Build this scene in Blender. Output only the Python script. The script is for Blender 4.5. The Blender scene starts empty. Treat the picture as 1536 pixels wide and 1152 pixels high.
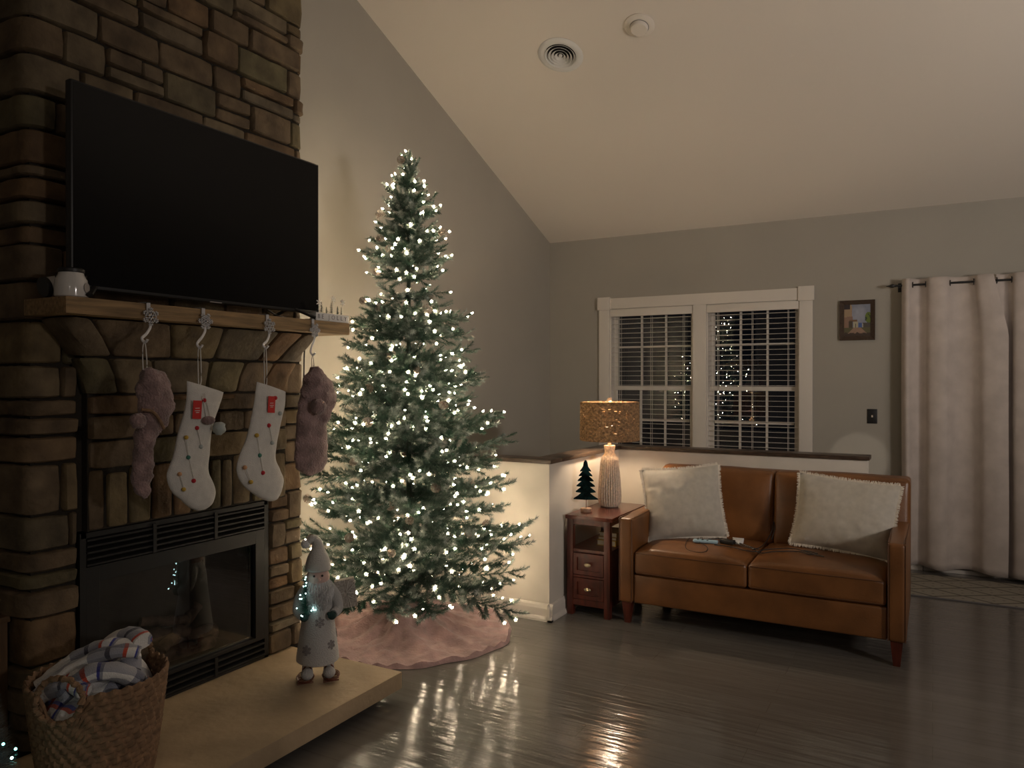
import bpy, bmesh, math, random
import numpy as np
from mathutils import Vector, Matrix, Euler, noise
R = math.radians; PI = math.pi
sc = bpy.context.scene; COL = sc.collection
random.seed(7); rng = np.random.default_rng(7)

# ------------------------------------------------------------ camera, world, lights, exposure
cam = bpy.data.cameras.new('camera'); camo = bpy.data.objects.new('camera', cam); COL.objects.link(camo)
cam.sensor_width = 36; cam.lens = 36 * 1138 / 1536; cam.clip_start = .05
camo.location = (0, 0, 1.48); camo.rotation_euler = (R(89.75), 0, R(29.05)); sc.camera = camo
sc.view_settings.view_transform = 'Standard'; sc.view_settings.look = 'None'
sc.view_settings.gamma = 1; sc.view_settings.use_curve_mapping = False; sc.view_settings.exposure = 0.5
W = bpy.data.worlds.new('night'); sc.world = W; W.use_nodes = True
W.node_tree.nodes['Background'].inputs[0].default_value = (.25, .32, .5, 1)
W.node_tree.nodes['Background'].inputs[1].default_value = .004
sc.cycles.sample_clamp_indirect = 80.0
def lamp_area(name, loc, rot, size, power, col):
    l = bpy.data.lights.new(name, 'AREA'); l.shape = 'DISK'; l.size = size; l.energy = power; l.color = col
    o = bpy.data.objects.new(name, l); o.location = loc; o.rotation_euler = rot; COL.objects.link(o); return o
BULB_E, LAMP_E = 105.0, 300.0
# kitchen ceiling lamps in the open room to the right of and behind the photographer
lamp_area('kitchen_ceiling_lamp', (4.6, 1.6, 2.5), (0, R(35), R(0)), .5, 38, (1, .89, .82))
def lamp_spot(name, loc, target, ang, blend, size, power, col):
    l = bpy.data.lights.new(name, 'SPOT'); l.spot_size = R(ang); l.spot_blend = blend; l.shadow_soft_size = size; l.energy = power; l.color = col
    o = bpy.data.objects.new(name, l); o.location = loc; o.rotation_euler = (Vector(target) - Vector(loc)).to_track_quat('-Z', 'Y').to_euler(); COL.objects.link(o); return o
lamp_spot('ceiling_fill_spot', (2.7, 2.6, 1.8), (-.9, 5.3, 3.4), 105, 1, .25, 175, (1, .89, .81))  # unseen spot added to brighten the sloping ceiling
lamp_spot('wall_patch_spot', (1.2, 1.0, 1.9), (-.53, 6.75, .84), 4.4, .35, .02, 110, (1, .88, .76))  # narrow spot added to throw the light patch on the back wall
lamp_area('hall_ceiling_lamp', (2.2, -2.6, 2.9), (R(20), 0, 0), .6, 14, (1, .88, .78))

# ------------------------------------------------------------ materials
def mat(name, col, rough=.6, metal=0, noise_s=0, noise_a=.15, bump=0, bump_s=80, spec=.5, sheen=0, emit=None, es=0, col2=None, stretch=None, coat=0, trans=0):
    m = bpy.data.materials.new(name); m.use_nodes = True; nt = m.node_tree; n = nt.nodes; l = nt.links
    b = n['Principled BSDF']; b.inputs['Base Color'].default_value = (*col, 1); b.inputs['Roughness'].default_value = rough
    b.inputs['Metallic'].default_value = metal; b.inputs['Specular IOR Level'].default_value = spec
    b.inputs['Sheen Weight'].default_value = sheen; b.inputs['Coat Weight'].default_value = coat
    b.inputs['Transmission Weight'].default_value = trans
    if emit: b.inputs['Emission Color'].default_value = (*emit, 1); b.inputs['Emission Strength'].default_value = es
    tc = n.new('ShaderNodeTexCoord'); mp = n.new('ShaderNodeMapping'); l.new(tc.outputs['Object'], mp.inputs['Vector'])
    if stretch: mp.inputs['Scale'].default_value = stretch
    if noise_s:
        t = n.new('ShaderNodeTexNoise'); t.inputs['Scale'].default_value = noise_s; t.inputs['Detail'].default_value = 5
        l.new(mp.outputs[0], t.inputs['Vector'])
        c = n.new('ShaderNodeMix'); c.data_type = 'RGBA'
        a2 = col2 or tuple(x * (1 - noise_a * 2) for x in col)
        c.inputs[6].default_value = (*a2, 1); c.inputs[7].default_value = (*[min(1, x * (1 + noise_a)) for x in col], 1)
        rr = n.new('ShaderNodeValToRGB'); rr.color_ramp.elements[0].position = .32; rr.color_ramp.elements[1].position = .68
        l.new(t.outputs['Fac'], rr.inputs[0]); l.new(rr.outputs[0], c.inputs[0]); l.new(c.outputs[2], b.inputs['Base Color'])
    if bump:
        t = n.new('ShaderNodeTexNoise'); t.inputs['Scale'].default_value = bump_s; t.inputs['Detail'].default_value = 4
        l.new(mp.outputs[0], t.inputs['Vector']); bp = n.new('ShaderNodeBump'); bp.inputs['Strength'].default_value = bump
        bp.inputs['Distance'].default_value = .01; l.new(t.outputs['Fac'], bp.inputs['Height']); l.new(bp.outputs[0], b.inputs['Normal'])
    return m

M = {}
M['wall'] = mat('greige_wall_paint', (.37, .345, .295), .85, noise_s=1.5, noise_a=.02, bump=.05, bump_s=250)
M['ceil'] = mat('ceiling_paint', (.72, .66, .58), .9, bump=.04, bump_s=200)
M['cream'] = mat('half_wall_paint', (.66, .61, .53), .7, noise_s=6, noise_a=.03, bump=.04, bump_s=200)
M['trimw'] = mat('white_trim_paint', (.68, .63, .56), .45)
M['cap'] = mat('dark_cap_wood', (.07, .045, .03), .35, noise_s=6, noise_a=.4, stretch=(3, 3, 30))
M['black'] = mat('black_metal', (.012, .012, .012), .45)
M['blackgloss'] = mat('black_screen', (.003, .003, .0035), .25, spec=.18)
M['dark'] = mat('duct_shade_black', (.004, .004, .004), .9)
M['mortar'] = mat('dark_mortar', (.022, .017, .011), .95, bump=.5, bump_s=60)
M['leather'] = mat('cognac_leather', (.185, .074, .022), .38, noise_s=5, noise_a=.16, bump=.12, bump_s=140)
M['piping'] = mat('leather_seam', (.10, .04, .014), .5)
M['cherry'] = mat('cherry_wood', (.105, .022, .012), .32, noise_s=4, noise_a=.3, stretch=(8, 8, 1))
M['cherryh'] = mat('cherry_wood_top', (.13, .032, .018), .25, noise_s=4, noise_a=.25, stretch=(8, 1, 8))
M['brass'] = mat('aged_brass', (.62, .52, .34), .3, metal=1)
M['ceramic'] = mat('speckled_ceramic', (.66, .56, .45), .6, noise_s=90, noise_a=.15, bump=.1, bump_s=200)
M['rattan'] = mat('seagrass', (.33, .19, .085), .7, noise_s=60, noise_a=.3, bump=.4, bump_s=300)
M['basket'] = mat('basket_fibre', (.24, .14, .075), .8, noise_s=40, noise_a=.2, bump=.3, bump_s=300)
M['linen'] = mat('oatmeal_linen', (.50, .46, .39), .9, noise_s=30, noise_a=.05, bump=.35, bump_s=500, sheen=.2)
M['fringe'] = mat('frayed_fringe', (.72, .66, .56), .95)
M['curtain'] = mat('curtain_cloth', (.54, .47, .42), .9, noise_s=9, noise_a=.06, bump=.3, bump_s=25, sheen=.2)
M['white'] = mat('white_paint', (.68, .67, .64), .5)
M['candlew'] = mat('white_glaze', (.62, .60, .57), .15, coat=.5)
M['metalw'] = mat('silver_white_metal', (.62, .62, .64), .3, metal=.3)
M['glitterw'] = mat('snowflake_glitter', (.55, .54, .55), .4, bump=.6, bump_s=500)
M['felt'] = mat('white_felt', (.62, .60, .56), .95, noise_s=40, noise_a=.04, bump=.3, bump_s=300, sheen=.3)
M['pinkfur'] = mat('dusty_pink_chenille', (.30, .20, .19), .95, noise_s=20, noise_a=.2, bump=1.0, bump_s=120, sheen=.3)
M['skirt'] = mat('dusty_rose_plush', (.45, .295, .285), .95, noise_s=14, noise_a=.14, bump=.5, bump_s=90, sheen=.25)
M['red'] = mat('red_felt', (.45, .02, .03), .8); M['mustard'] = mat('mustard_felt', (.55, .36, .06), .9)
M['green'] = mat('green_felt', (.06, .20, .15), .9); M['grey'] = mat('grey_felt', (.42, .46, .44), .9)
M['peach'] = mat('peach_felt', (.6, .33, .17), .9); M['redtag'] = mat('red_card', (.55, .04, .035), .3)
M['mantel'] = mat('pale_oak_mantel', (.30, .19, .085), .65, noise_s=5, noise_a=.22, stretch=(14, 1, 14), bump=.2, bump_s=30)
M['hearth'] = mat('tan_hearth_stone', (.42, .31, .19), .75, noise_s=3, noise_a=.14, bump=.35, bump_s=25)
M['cord'] = mat('black_cord', (.01, .01, .01), .5)
M['trunk'] = mat('green_pole', (.02, .045, .025), .6)
M['cone'] = mat('pine_cone', (.17, .12, .09), .8, noise_s=60, noise_a=.4, col2=(.42, .40, .36))
M['teal'] = mat('dark_teal_metal', (.015, .05, .055), .22, metal=.6, noise_s=18, noise_a=.5, bump=.15, bump_s=30)
M['palewood'] = mat('pale_wood', (.42, .26, .17), .6, noise_s=30, noise_a=.2)
M['book'] = mat('book_cloth', (.36, .25, .11), .7); M['paper'] = mat('paper', (.6, .56, .47), .8)
M['bluegrey'] = mat('pale_blue_plastic', (.32, .47, .56), .4)
M['skin'] = mat('pale_pink_felt_face', (.60, .43, .38), .9)
M['beard'] = mat('grey_white_wool', (.74, .75, .76), .95, bump=1, bump_s=200, sheen=.4)
M['santacoat'] = mat('off_white_boucle', (.54, .53, .52), .95, bump=.8, bump_s=220, sheen=.3)
M['knit'] = mat('grey_white_knit', (.55, .54, .51), .95, bump=.6, bump_s=200)
M['flakegrey'] = mat('grey_flake_print', (.24, .22, .22), .9)
M['shoe'] = mat('brown_wicker', (.13, .035, .015), .6); M['mitten'] = mat('dark_green_mitten', (.015, .04, .035), .9)
M['giftgrey'] = mat('grey_glitter_card', (.42, .39, .35), .7, noise_s=120, noise_a=.2)
M['log'] = mat('ceramic_log', (.12, .075, .05), .9, noise_s=14, noise_a=.5, bump=1, bump_s=30)
M['ash'] = mat('pale_ash', (.25, .23, .19), .9); M['firebrick'] = mat('firebox_panel', (.06, .052, .042), .8, noise_s=4, noise_a=.2)
M['cabinet'] = mat('brown_cabinet', (.12, .065, .03), .5, noise_s=4, noise_a=.2, stretch=(8, 8, 1))
M['frame'] = mat('carved_dark_frame', (.055, .03, .015), .45, bump=1, bump_s=120)
M['greyink'] = mat('grey_letter_print', (.16, .15, .15), .7); M['silverink'] = mat('silver_letter_print', (.34, .31, .29), .6)
M['bulbbase'] = mat('light_socket', (.02, .05, .03), .5)
M['glare_petal'] = mat('bulb_glare_cap', (.8, .78, .72), .4, trans=.4)  # translucent white for the petals that imitate bulb glare
M['tinsel'] = mat('silver_tinsel', (.5, .55, .58), .25, metal=.9)

def emis(name, col, s):
    m = bpy.data.materials.new(name); m.use_nodes = True; n = m.node_tree.nodes; n.clear()
    e = n.new('ShaderNodeEmission'); e.inputs[0].default_value = (*col, 1); e.inputs[1].default_value = s
    o = n.new('ShaderNodeOutputMaterial'); m.node_tree.links.new(e.outputs[0], o.inputs[0]); return m
M['bulb'] = emis('warm_light', (1, .79, .54), BULB_E)
M['lampbulb'] = emis('lamp_bulb_glow', (1, .79, .56), LAMP_E)
M['tealbulb'] = emis('teal_led', (.25, 1, .85), 6); M['coolbulb'] = emis('cool_led', (.6, 1, .95), 9)

def glass_mat():
    m = bpy.data.materials.new('window_glass'); m.use_nodes = True; n = m.node_tree.nodes; l = m.node_tree.links; n.clear()
    t = n.new('ShaderNodeBsdfTransparent'); t.inputs[0].default_value = (.93, .94, .93, 1)
    g = n.new('ShaderNodeBsdfGlossy'); g.inputs['Roughness'].default_value = .0
    f = n.new('ShaderNodeFresnel'); f.inputs[0].default_value = 2.15
    x = n.new('ShaderNodeMixShader'); o = n.new('ShaderNodeOutputMaterial')
    l.new(f.outputs[0], x.inputs[0]); l.new(t.outputs[0], x.inputs[1]); l.new(g.outputs[0], x.inputs[2]); l.new(x.outputs[0], o.inputs[0]); return m
M['glass'] = glass_mat()

def stone_mat():
    m = mat('fieldstone', (.2, .15, .1), .8); nt = m.node_tree; n = nt.nodes; l = nt.links; b = n['Principled BSDF']
    oi = n.new('ShaderNodeObjectInfo'); r = n.new('ShaderNodeValToRGB'); r.color_ramp.interpolation = 'LINEAR'
    cs = [(0, (.120, .085, .05)), (.2, (.145, .105, .063)), (.38, (.11, .08, .048)), (.52, (.17, .10, .046)), (.66, (.14, .115, .078)), (.8, (.165, .12, .06)), (.9, (.12, .105, .055)), (1, (.115, .088, .062))]
    while len(r.color_ramp.elements) < len(cs): r.color_ramp.elements.new(.5)
    for e, (p, c) in zip(r.color_ramp.elements, cs): e.position = p; e.color = (*c, 1)
    l.new(oi.outputs['Random'], r.inputs[0])
    tc = n.new('ShaderNodeTexCoord'); t = n.new('ShaderNodeTexNoise'); t.inputs['Scale'].default_value = 9; t.inputs['Detail'].default_value = 6
    l.new(tc.outputs['Object'], t.inputs['Vector'])
    hs = n.new('ShaderNodeMix'); hs.data_type = 'RGBA'; hs.blend_type = 'MULTIPLY'; hs.inputs[0].default_value = 1
    r2 = n.new('ShaderNodeValToRGB'); r2.color_ramp.elements[0].color = (.5, .45, .4, 1); r2.color_ramp.elements[1].color = (1.3, 1.25, 1.15, 1)
    r2.color_ramp.elements[0].position = .3; r2.color_ramp.elements[1].position = .7
    l.new(t.outputs['Fac'], r2.inputs[0]); l.new(r.outputs[0], hs.inputs[6]); l.new(r2.outputs[0], hs.inputs[7]); l.new(hs.outputs[2], b.inputs['Base Color'])
    t2 = n.new('ShaderNodeTexNoise'); t2.inputs['Scale'].default_value = 28; t2.inputs['Detail'].default_value = 8; l.new(tc.outputs['Object'], t2.inputs['Vector'])
    bp = n.new('ShaderNodeBump'); bp.inputs['Strength'].default_value = .9; bp.inputs['Distance'].default_value = .008
    l.new(t2.outputs['Fac'], bp.inputs['Height']); l.new(bp.outputs[0], b.inputs['Normal']); return m
M['stone'] = stone_mat()

def floor_mat():
    m = mat('dark_scraped_hardwood', (.05, .042, .034), .2, spec=.6); nt = m.node_tree; n = nt.nodes; l = nt.links; b = n['Principled BSDF']
    tc = n.new('ShaderNodeTexCoord')
    def mp(s):
        q = n.new('ShaderNodeMapping'); q.inputs['Scale'].default_value = s; l.new(tc.outputs['Object'], q.inputs['Vector']); return q.outputs[0]
    br = n.new('ShaderNodeTexBrick'); br.inputs['Scale'].default_value = 1; br.inputs['Brick Width'].default_value = 1.3; br.inputs['Row Height'].default_value = .125
    br.inputs['Mortar Size'].default_value = .0012; br.inputs['Color1'].default_value = (.165, .153, .140, 1); br.inputs['Color2'].default_value = (.145, .134, .122, 1)
    br.inputs['Mortar'].default_value = (.11, .098, .085, 1); l.new(mp((1, 1, 1)), br.inputs['Vector'])
    t = n.new('ShaderNodeTexNoise'); t.inputs['Scale'].default_value = 1; t.inputs['Detail'].default_value = 6; l.new(mp((2.2, 30, 1)), t.inputs['Vector'])
    mx = n.new('ShaderNodeMix'); mx.data_type = 'RGBA'; mx.blend_type = 'MULTIPLY'; mx.inputs[0].default_value = .7
    rr = n.new('ShaderNodeValToRGB'); rr.color_ramp.elements[0].color = (.6, .6, .6, 1); rr.color_ramp.elements[1].color = (1.25, 1.25, 1.25, 1)
    l.new(t.outputs['Fac'], rr.inputs[0]); l.new(br.outputs['Color'], mx.inputs[6]); l.new(rr.outputs[0], mx.inputs[7]); l.new(mx.outputs[2], b.inputs['Base Color'])
    t2 = n.new('ShaderNodeTexNoise'); t2.inputs['Scale'].default_value = 1; t2.inputs['Detail'].default_value = 3; l.new(mp((3, 30, 1)), t2.inputs['Vector'])
    t3 = n.new('ShaderNodeTexNoise'); t3.inputs['Scale'].default_value = 1; t3.inputs['Detail'].default_value = 2; l.new(mp((2, 6, 1)), t3.inputs['Vector'])
    ad = n.new('ShaderNodeMath'); ad.operation = 'MULTIPLY_ADD'; ad.inputs[1].default_value = 1.6; l.new(t3.outputs['Fac'], ad.inputs[0]); l.new(t2.outputs['Fac'], ad.inputs[2])
    bp = n.new('ShaderNodeBump'); bp.inputs['Strength'].default_value = 1; bp.inputs['Distance'].default_value = .0030
    l.new(ad.outputs[0], bp.inputs['Height']); l.new(bp.outputs[0], b.inputs['Normal'])
    r3 = n.new('ShaderNodeMapRange'); r3.inputs['To Min'].default_value = .10; r3.inputs['To Max'].default_value = .18; l.new(t3.outputs['Fac'], r3.inputs[0]); l.new(r3.outputs[0], b.inputs['Roughness'])
    return m
M['floor'] = floor_mat()

def attr_mat(name, attr='Col', rough=.6, bump=0, bump_s=100, sheen=0):
    m = mat(name, (.5, .5, .5), rough, bump=bump, bump_s=bump_s, sheen=sheen); n = m.node_tree.nodes
    a = n.new('ShaderNodeAttribute'); a.attribute_name = attr; m.node_tree.links.new(a.outputs['Color'], n['Principled BSDF'].inputs['Base Color']); return m
M['needle'] = attr_mat('pine_needles', rough=.55)
M['paint'] = attr_mat('oil_painting', rough=.55, bump=.3, bump_s=300)

def plaid_mat():
    m = mat('plaid_fleece', (.5, .5, .5), .95, bump=.4, bump_s=200, sheen=.3); n = m.node_tree.nodes; l = m.node_tree.links; b = n['Principled BSDF']
    uv = n.new('ShaderNodeUVMap'); uv.uv_map = 'UVMap'; sp = n.new('ShaderNodeSeparateXYZ'); l.new(uv.outputs[0], sp.inputs[0])
    def ramp(src, stops, scale):
        mu = n.new('ShaderNodeMath'); mu.operation = 'MULTIPLY'; mu.inputs[1].default_value = scale; l.new(src, mu.inputs[0])
        fr = n.new('ShaderNodeMath'); fr.operation = 'FRACT'; l.new(mu.outputs[0], fr.inputs[0])
        r = n.new('ShaderNodeValToRGB'); r.color_ramp.interpolation = 'CONSTANT'
        while len(r.color_ramp.elements) < len(stops): r.color_ramp.elements.new(.5)
        for e, (p, c) in zip(r.color_ramp.elements, stops): e.position = p; e.color = (*c, 1)
        l.new(fr.outputs[0], r.inputs[0]); return r.outputs[0]
    Wt, G, K, Rd, Bl = (.85, .84, .82), (.35, .36, .42), (.06, .06, .09), (.6, .08, .04), (.06, .07, .35)
    a = ramp(sp.outputs[0], [(0, Wt), (.38, G), (.55, K), (.6, G), (.74, Rd), (.79, Wt), (.92, Bl), (.96, G)], 2.6)
    c = ramp(sp.outputs[1], [(0, Wt), (.30, (.7, .7, .72)), (.42, K), (.47, G), (.7, Wt), (.86, Rd), (.9, Bl), (.94, G)], 2.6)
    mx = n.new('ShaderNodeMix'); mx.data_type = 'RGBA'; mx.blend_type = 'MULTIPLY'; mx.inputs[0].default_value = .9
    l.new(a, mx.inputs[6]); l.new(c, mx.inputs[7]); l.new(mx.outputs[2], b.inputs['Base Color']); return m
M['plaid'] = plaid_mat()

def rug_mat():
    m = mat('trellis_rug_pile', (.3, .28, .24), .95, bump=.4, bump_s=300); n = m.node_tree.nodes; l = m.node_tree.links; b = n['Principled BSDF']
    tc = n.new('ShaderNodeTexCoord'); sp = n.new('ShaderNodeSeparateXYZ'); l.new(tc.outputs['Object'], sp.inputs[0])
    def mt(op, a, b2=None, c=None):
        q = n.new('ShaderNodeMath'); q.operation = op
        for i, v in enumerate((a, b2, c)):
            if v is None: continue
            if isinstance(v, (int, float)): q.inputs[i].default_value = v
            else: l.new(v, q.inputs[i])
        return q.outputs[0]
    x, y = sp.outputs[0], sp.outputs[1]; outs = []
    for k, w in ((2.8, .05), (8.4, .11)):
        for s in (1, -1):
            v = mt('MULTIPLY_ADD', y, 1.6 * s, x); f = mt('ABSOLUTE', mt('SUBTRACT', mt('FRACT', mt('MULTIPLY', v, k)), .5))
            outs.append(mt('LESS_THAN', f, w))
    g = mt('MAXIMUM', mt('MAXIMUM', outs[0], outs[1]), mt('MULTIPLY', mt('MINIMUM', outs[2], outs[3]), 1.0))
    mx = n.new('ShaderNodeMix'); mx.data_type = 'RGBA'; mx.inputs[6].default_value = (.30, .275, .225, 1); mx.inputs[7].default_value = (.12, .105, .085, 1)
    l.new(g, mx.inputs[0]); l.new(mx.outputs[2], b.inputs['Base Color']); return m
M['rug'] = rug_mat()

# ------------------------------------------------------------ helpers
class MB:
    def __init__(s): s.v = []; s.f = []; s.mi = []; s.uv = None; s.cur = 0
    def add(s, vs, fs, mi=None):
        o = len(s.v); s.v += [tuple(v) for v in vs]; s.f += [tuple(i + o for i in f) for f in fs]; s.mi += [s.cur if mi is None else mi] * len(fs); return s
    def box(s, x0, x1, y0, y1, z0, z1):
        return s.add([(x, y, z) for x in (x0, x1) for y in (y0, y1) for z in (z0, z1)],
                     [(0, 1, 3, 2), (4, 6, 7, 5), (0, 4, 5, 1), (2, 3, 7, 6), (0, 2, 6, 4), (1, 5, 7, 3)])
    def hexa(s, b, t):   # bottom 4, top 4 points
        return s.add(list(b) + list(t), [(3, 2, 1, 0), (4, 5, 6, 7), (0, 1, 5, 4), (1, 2, 6, 5), (2, 3, 7, 6), (3, 0, 4, 7)])
    def lathe(s, prof, n=32, c=(0, 0, 0), flute=None, caps=True):
        vs = []; fs = []
        for k, (r, z) in enumerate(prof):
            for i in range(n):
                a = 2 * PI * i / n; rr = r if not flute else flute(r, z, a)
                vs.append((c[0] + rr * math.cos(a), c[1] + rr * math.sin(a), c[2] + z))
        for k in range(len(prof) - 1):
            for i in range(n):
                j = (i + 1) % n; fs.append((k * n + i, k * n + j, (k + 1) * n + j, (k + 1) * n + i))
        if caps: fs.append(tuple(reversed(range(n)))); fs.append(tuple((len(prof) - 1) * n + i for i in range(n)))
        return s.add(vs, fs)
    def sweep(s, pts, a, b=None, up=(0, 0, 1), n=8, caps=True, closed=False, rot=None):
        P = [Vector(p) for p in pts]; N = len(P); fa = a if callable(a) else (lambda t: a); fb = (b if callable(b) else (lambda t: b)) if b is not None else fa
        vs = []; fs = []; up = Vector(up); 
        for k in range(N):
            if closed: T = P[(k + 1) % N] - P[k - 1]
            else: T = P[min(k + 1, N - 1)] - P[max(k - 1, 0)]
            T.normalize(); S = T.cross(up)
            if S.length < 1e-4: S = T.cross(Vector((1, .13, 0)))
            S.normalize(); U = S.cross(T); t = k / max(1, N - 1)
            for i in range(n):
                an = 2 * PI * i / n; vs.append(P[k] + S * math.cos(an) * fa(t) + U * math.sin(an) * fb(t))
        K = N if closed else N - 1
        for k in range(K):
            k2 = (k + 1) % N
            for i in range(n):
                j = (i + 1) % n; fs.append((k * n + i, k * n + j, k2 * n + j, k2 * n + i))
        if caps and not closed: fs.append(tuple(reversed(range(n)))); fs.append(tuple((N - 1) * n + i for i in range(n)))
        return s.add(vs, fs)
    def sphere(s, c, r, n=12, m=8, sx=1, sy=1, sz=1):
        vs = [(c[0], c[1], c[2] - r * sz)]; fs = []
        for k in range(1, m):
            ph = -PI / 2 + PI * k / m
            for i in range(n):
                a = 2 * PI * i / n; vs.append((c[0] + r * sx * math.cos(ph) * math.cos(a), c[1] + r * sy * math.cos(ph) * math.sin(a), c[2] + r * sz * math.sin(ph)))
        vs.append((c[0], c[1], c[2] + r * sz)); L = len(vs) - 1
        for i in range(n):
            j = (i + 1) % n; fs.append((0, 1 + j, 1 + i)); fs.append((L, L - n + i, L - n + j))
            for k in range(m - 2): fs.append((1 + k * n + i, 1 + k * n + j, 1 + (k + 1) * n + j, 1 + (k + 1) * n + i))
        return s.add(vs, fs)
    def rbox(s, x0, x1, y0, y1, z0, z1, r, n=5, m=10, deform=None):
        """rounded box; the faces carry an m x m inner grid; deform(p, u) moves a point, u in -1..1 per axis"""
        c = Vector(((x0 + x1) / 2, (y0 + y1) / 2, (z0 + z1) / 2)); h = Vector(((x1 - x0) / 2, (y1 - y0) / 2, (z1 - z0) / 2)); r = min(r, h.x * .999, h.y * .999, h.z * .999)
        def axis(hh):
            e = [-hh + r * (1 - math.cos(PI / 2 * i / n)) for i in range(n)]
            mid = [-hh + r + (2 * hh - 2 * r) * i / m for i in range(m + 1)]
            return e + mid + [-x for x in reversed(e)]
        A = [axis(h.x), axis(h.y), axis(h.z)]; K = len(A[0]); ids = {}; vs = []; fs = []
        def vid(i, j, k):
            if (i, j, k) in ids: return ids[(i, j, k)]
            p = Vector((A[0][i], A[1][j], A[2][k])); q = Vector([max(-(h[t] - r), min(h[t] - r, p[t])) for t in range(3)]); d = p - q
            if d.length > 1e-9: d = d.normalized() * r
            p = q + d; u = Vector((p.x / h.x, p.y / h.y, p.z / h.z)); p = p + c
            if deform: p = deform(p, u)
            ids[(i, j, k)] = len(vs); vs.append(tuple(p)); return ids[(i, j, k)]
        E = K - 1
        for a in range(E):
            for b in range(E):
                fs.append((vid(a, b, 0), vid(a, b + 1, 0), vid(a + 1, b + 1, 0), vid(a + 1, b, 0)))
                fs.append((vid(a, b, E), vid(a + 1, b, E), vid(a + 1, b + 1, E), vid(a, b + 1, E)))
                fs.append((vid(a, 0, b), vid(a + 1, 0, b), vid(a + 1, 0, b + 1), vid(a, 0, b + 1)))
                fs.append((vid(a, E, b), vid(a, E, b + 1), vid(a + 1, E, b + 1), vid(a + 1, E, b)))
                fs.append((vid(0, a, b), vid(0, a, b + 1), vid(0, a + 1, b + 1), vid(0, a + 1, b)))
                fs.append((vid(E, a, b), vid(E, a + 1, b), vid(E, a + 1, b + 1), vid(E, a, b + 1)))
        return s.add(vs, fs)
    def prism(s, outline, fn, d0, d1):
        """outline of 2D points; fn(a, b, d) -> 3D"""
        n = len(outline); vs = [fn(a, b, d0) for a, b in outline] + [fn(a, b, d1) for a, b in outline]
        fs = [tuple(reversed(range(n))), tuple(range(n, 2 * n))] + [(i, (i + 1) % n, n + (i + 1) % n, n + i) for i in range(n)]
        return s.add(vs, fs)
    def xf(s, Mx, start=0):
        for i in range(start, len(s.v)): s.v[i] = tuple(Mx @ Vector(s.v[i]))
        return s
    def build(s, name, m, parent=None, smooth=True, bevel=0, off=True, label=None, fix=True):
        me = bpy.data.meshes.new(name); me.from_pydata(s.v, [], s.f)
        ms = m if isinstance(m, (list, tuple)) else [m]
        for k in ms: me.materials.append(M[k] if isinstance(k, str) else k)
        if len(ms) > 1: me.polygons.foreach_set('material_index', s.mi)
        if bevel or fix:
            bm = bmesh.new(); bm.from_mesh(me)
            if fix: bmesh.ops.recalc_face_normals(bm, faces=bm.faces)
            if bevel: bmesh.ops.bevel(bm, geom=[e for e in bm.edges if e.is_manifold and e.calc_face_angle(0) > .5], offset=bevel, segments=2, affect='EDGES', profile=.7)
            bm.to_mesh(me); bm.free()
        if smooth:
            me.polygons.foreach_set('use_smooth', [True] * len(me.polygons))
            me.set_sharp_from_angle(angle=R(38))
        o = bpy.data.objects.new(name, me); COL.objects.link(o)
        if parent is not None:
            o.parent = parent
            if off:
                b = parent; loc = Vector((0, 0, 0))
                while b is not None: loc += b.location; b = b.parent
                o.location = -loc
                if parent.get('rot'): o.location = (0, 0, 0)
        if label: o['label'] = label
        return o

def thing(name, label, cat, loc=(0, 0, 0), rot=(0, 0, 0), group=None):
    o = bpy.data.objects.new(name, None); COL.objects.link(o); o.location = loc; o.rotation_euler = rot; o['label'] = label; o['category'] = cat
    if group: o['group'] = group
    return o
def tag(o, label, cat, group=None):
    o['label'] = label; o['category'] = cat
    if group: o['group'] = group
    return o
def struct(o, label=None, cat=None):
    o['kind'] = 'structure'
    if label: o['label'] = label
    if cat: o['category'] = cat
    return o
def catmull(pts, k=8, closed=False):
    P = [Vector(p) for p in pts]; N = len(P); out = []
    for i in range(N if closed else N - 1):
        if closed: a, b, c, d = P[i - 1], P[i], P[(i + 1) % N], P[(i + 2) % N]
        else: a, b, c, d = P[max(i - 1, 0)], P[i], P[i + 1], P[min(i + 2, N - 1)]
        for j in range(k):
            t = j / k; out.append(.5 * ((2 * b) + (c - a) * t + (2 * a - 5 * b + 4 * c - d) * t * t + (3 * b - a - 3 * c + d) * t ** 3))
    if not closed: out.append(P[-1])
    return out

# ------------------------------------------------------------ room shell
LX, BY, RX, FY = -3.32, 6.75, 5.6, -5.0
SL = .398; RY = .6; RZ = 2.84 + SL * (BY - RY)
def cz(y): return 2.84 + SL * (BY - y) if y > RY else RZ - SL * (RY - y)
b = MB().box(LX - .15, RX + .15, FY - .15, BY + .15, -.1, 0)
struct(b.build('floor', 'floor', smooth=False), 'dark scraped hardwood floor with glossy streaks')
b = MB(); th = .12
for (y0, y1) in ((BY + .3, RY), (RY, FY - .3)):
    za, zb = cz(y0) if y0 > RY else RZ, (RZ if y1 == RY else cz(y1))
    if y0 == BY + .3: za = 2.84 - SL * .3
    b.hexa([(LX - .15, y0, za), (RX + .15, y0, za), (RX + .15, y1, zb), (LX - .15, y1, zb)], [(LX - .15, y0, za + th), (RX + .15, y0, za + th), (RX + .15, y1, zb + th), (LX - .15, y1, zb + th)])
struct(b.build('ceiling', 'ceil', smooth=False), 'sloping off-white vaulted ceiling')
def gable(x0, x1):
    g = [(FY, 0), (BY + .15, 0), (BY + .15, cz(BY) + .02), (RY, RZ + .06), (FY, cz(FY) + .05)]
    return MB().prism(g, lambda a, c, d: (d, a, c), x0, x1)
struct(gable(LX - .15, LX).build('wall_left', 'wall', smooth=False)); struct(gable(RX, RX + .15).build('wall_right', 'wall', smooth=False))
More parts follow.
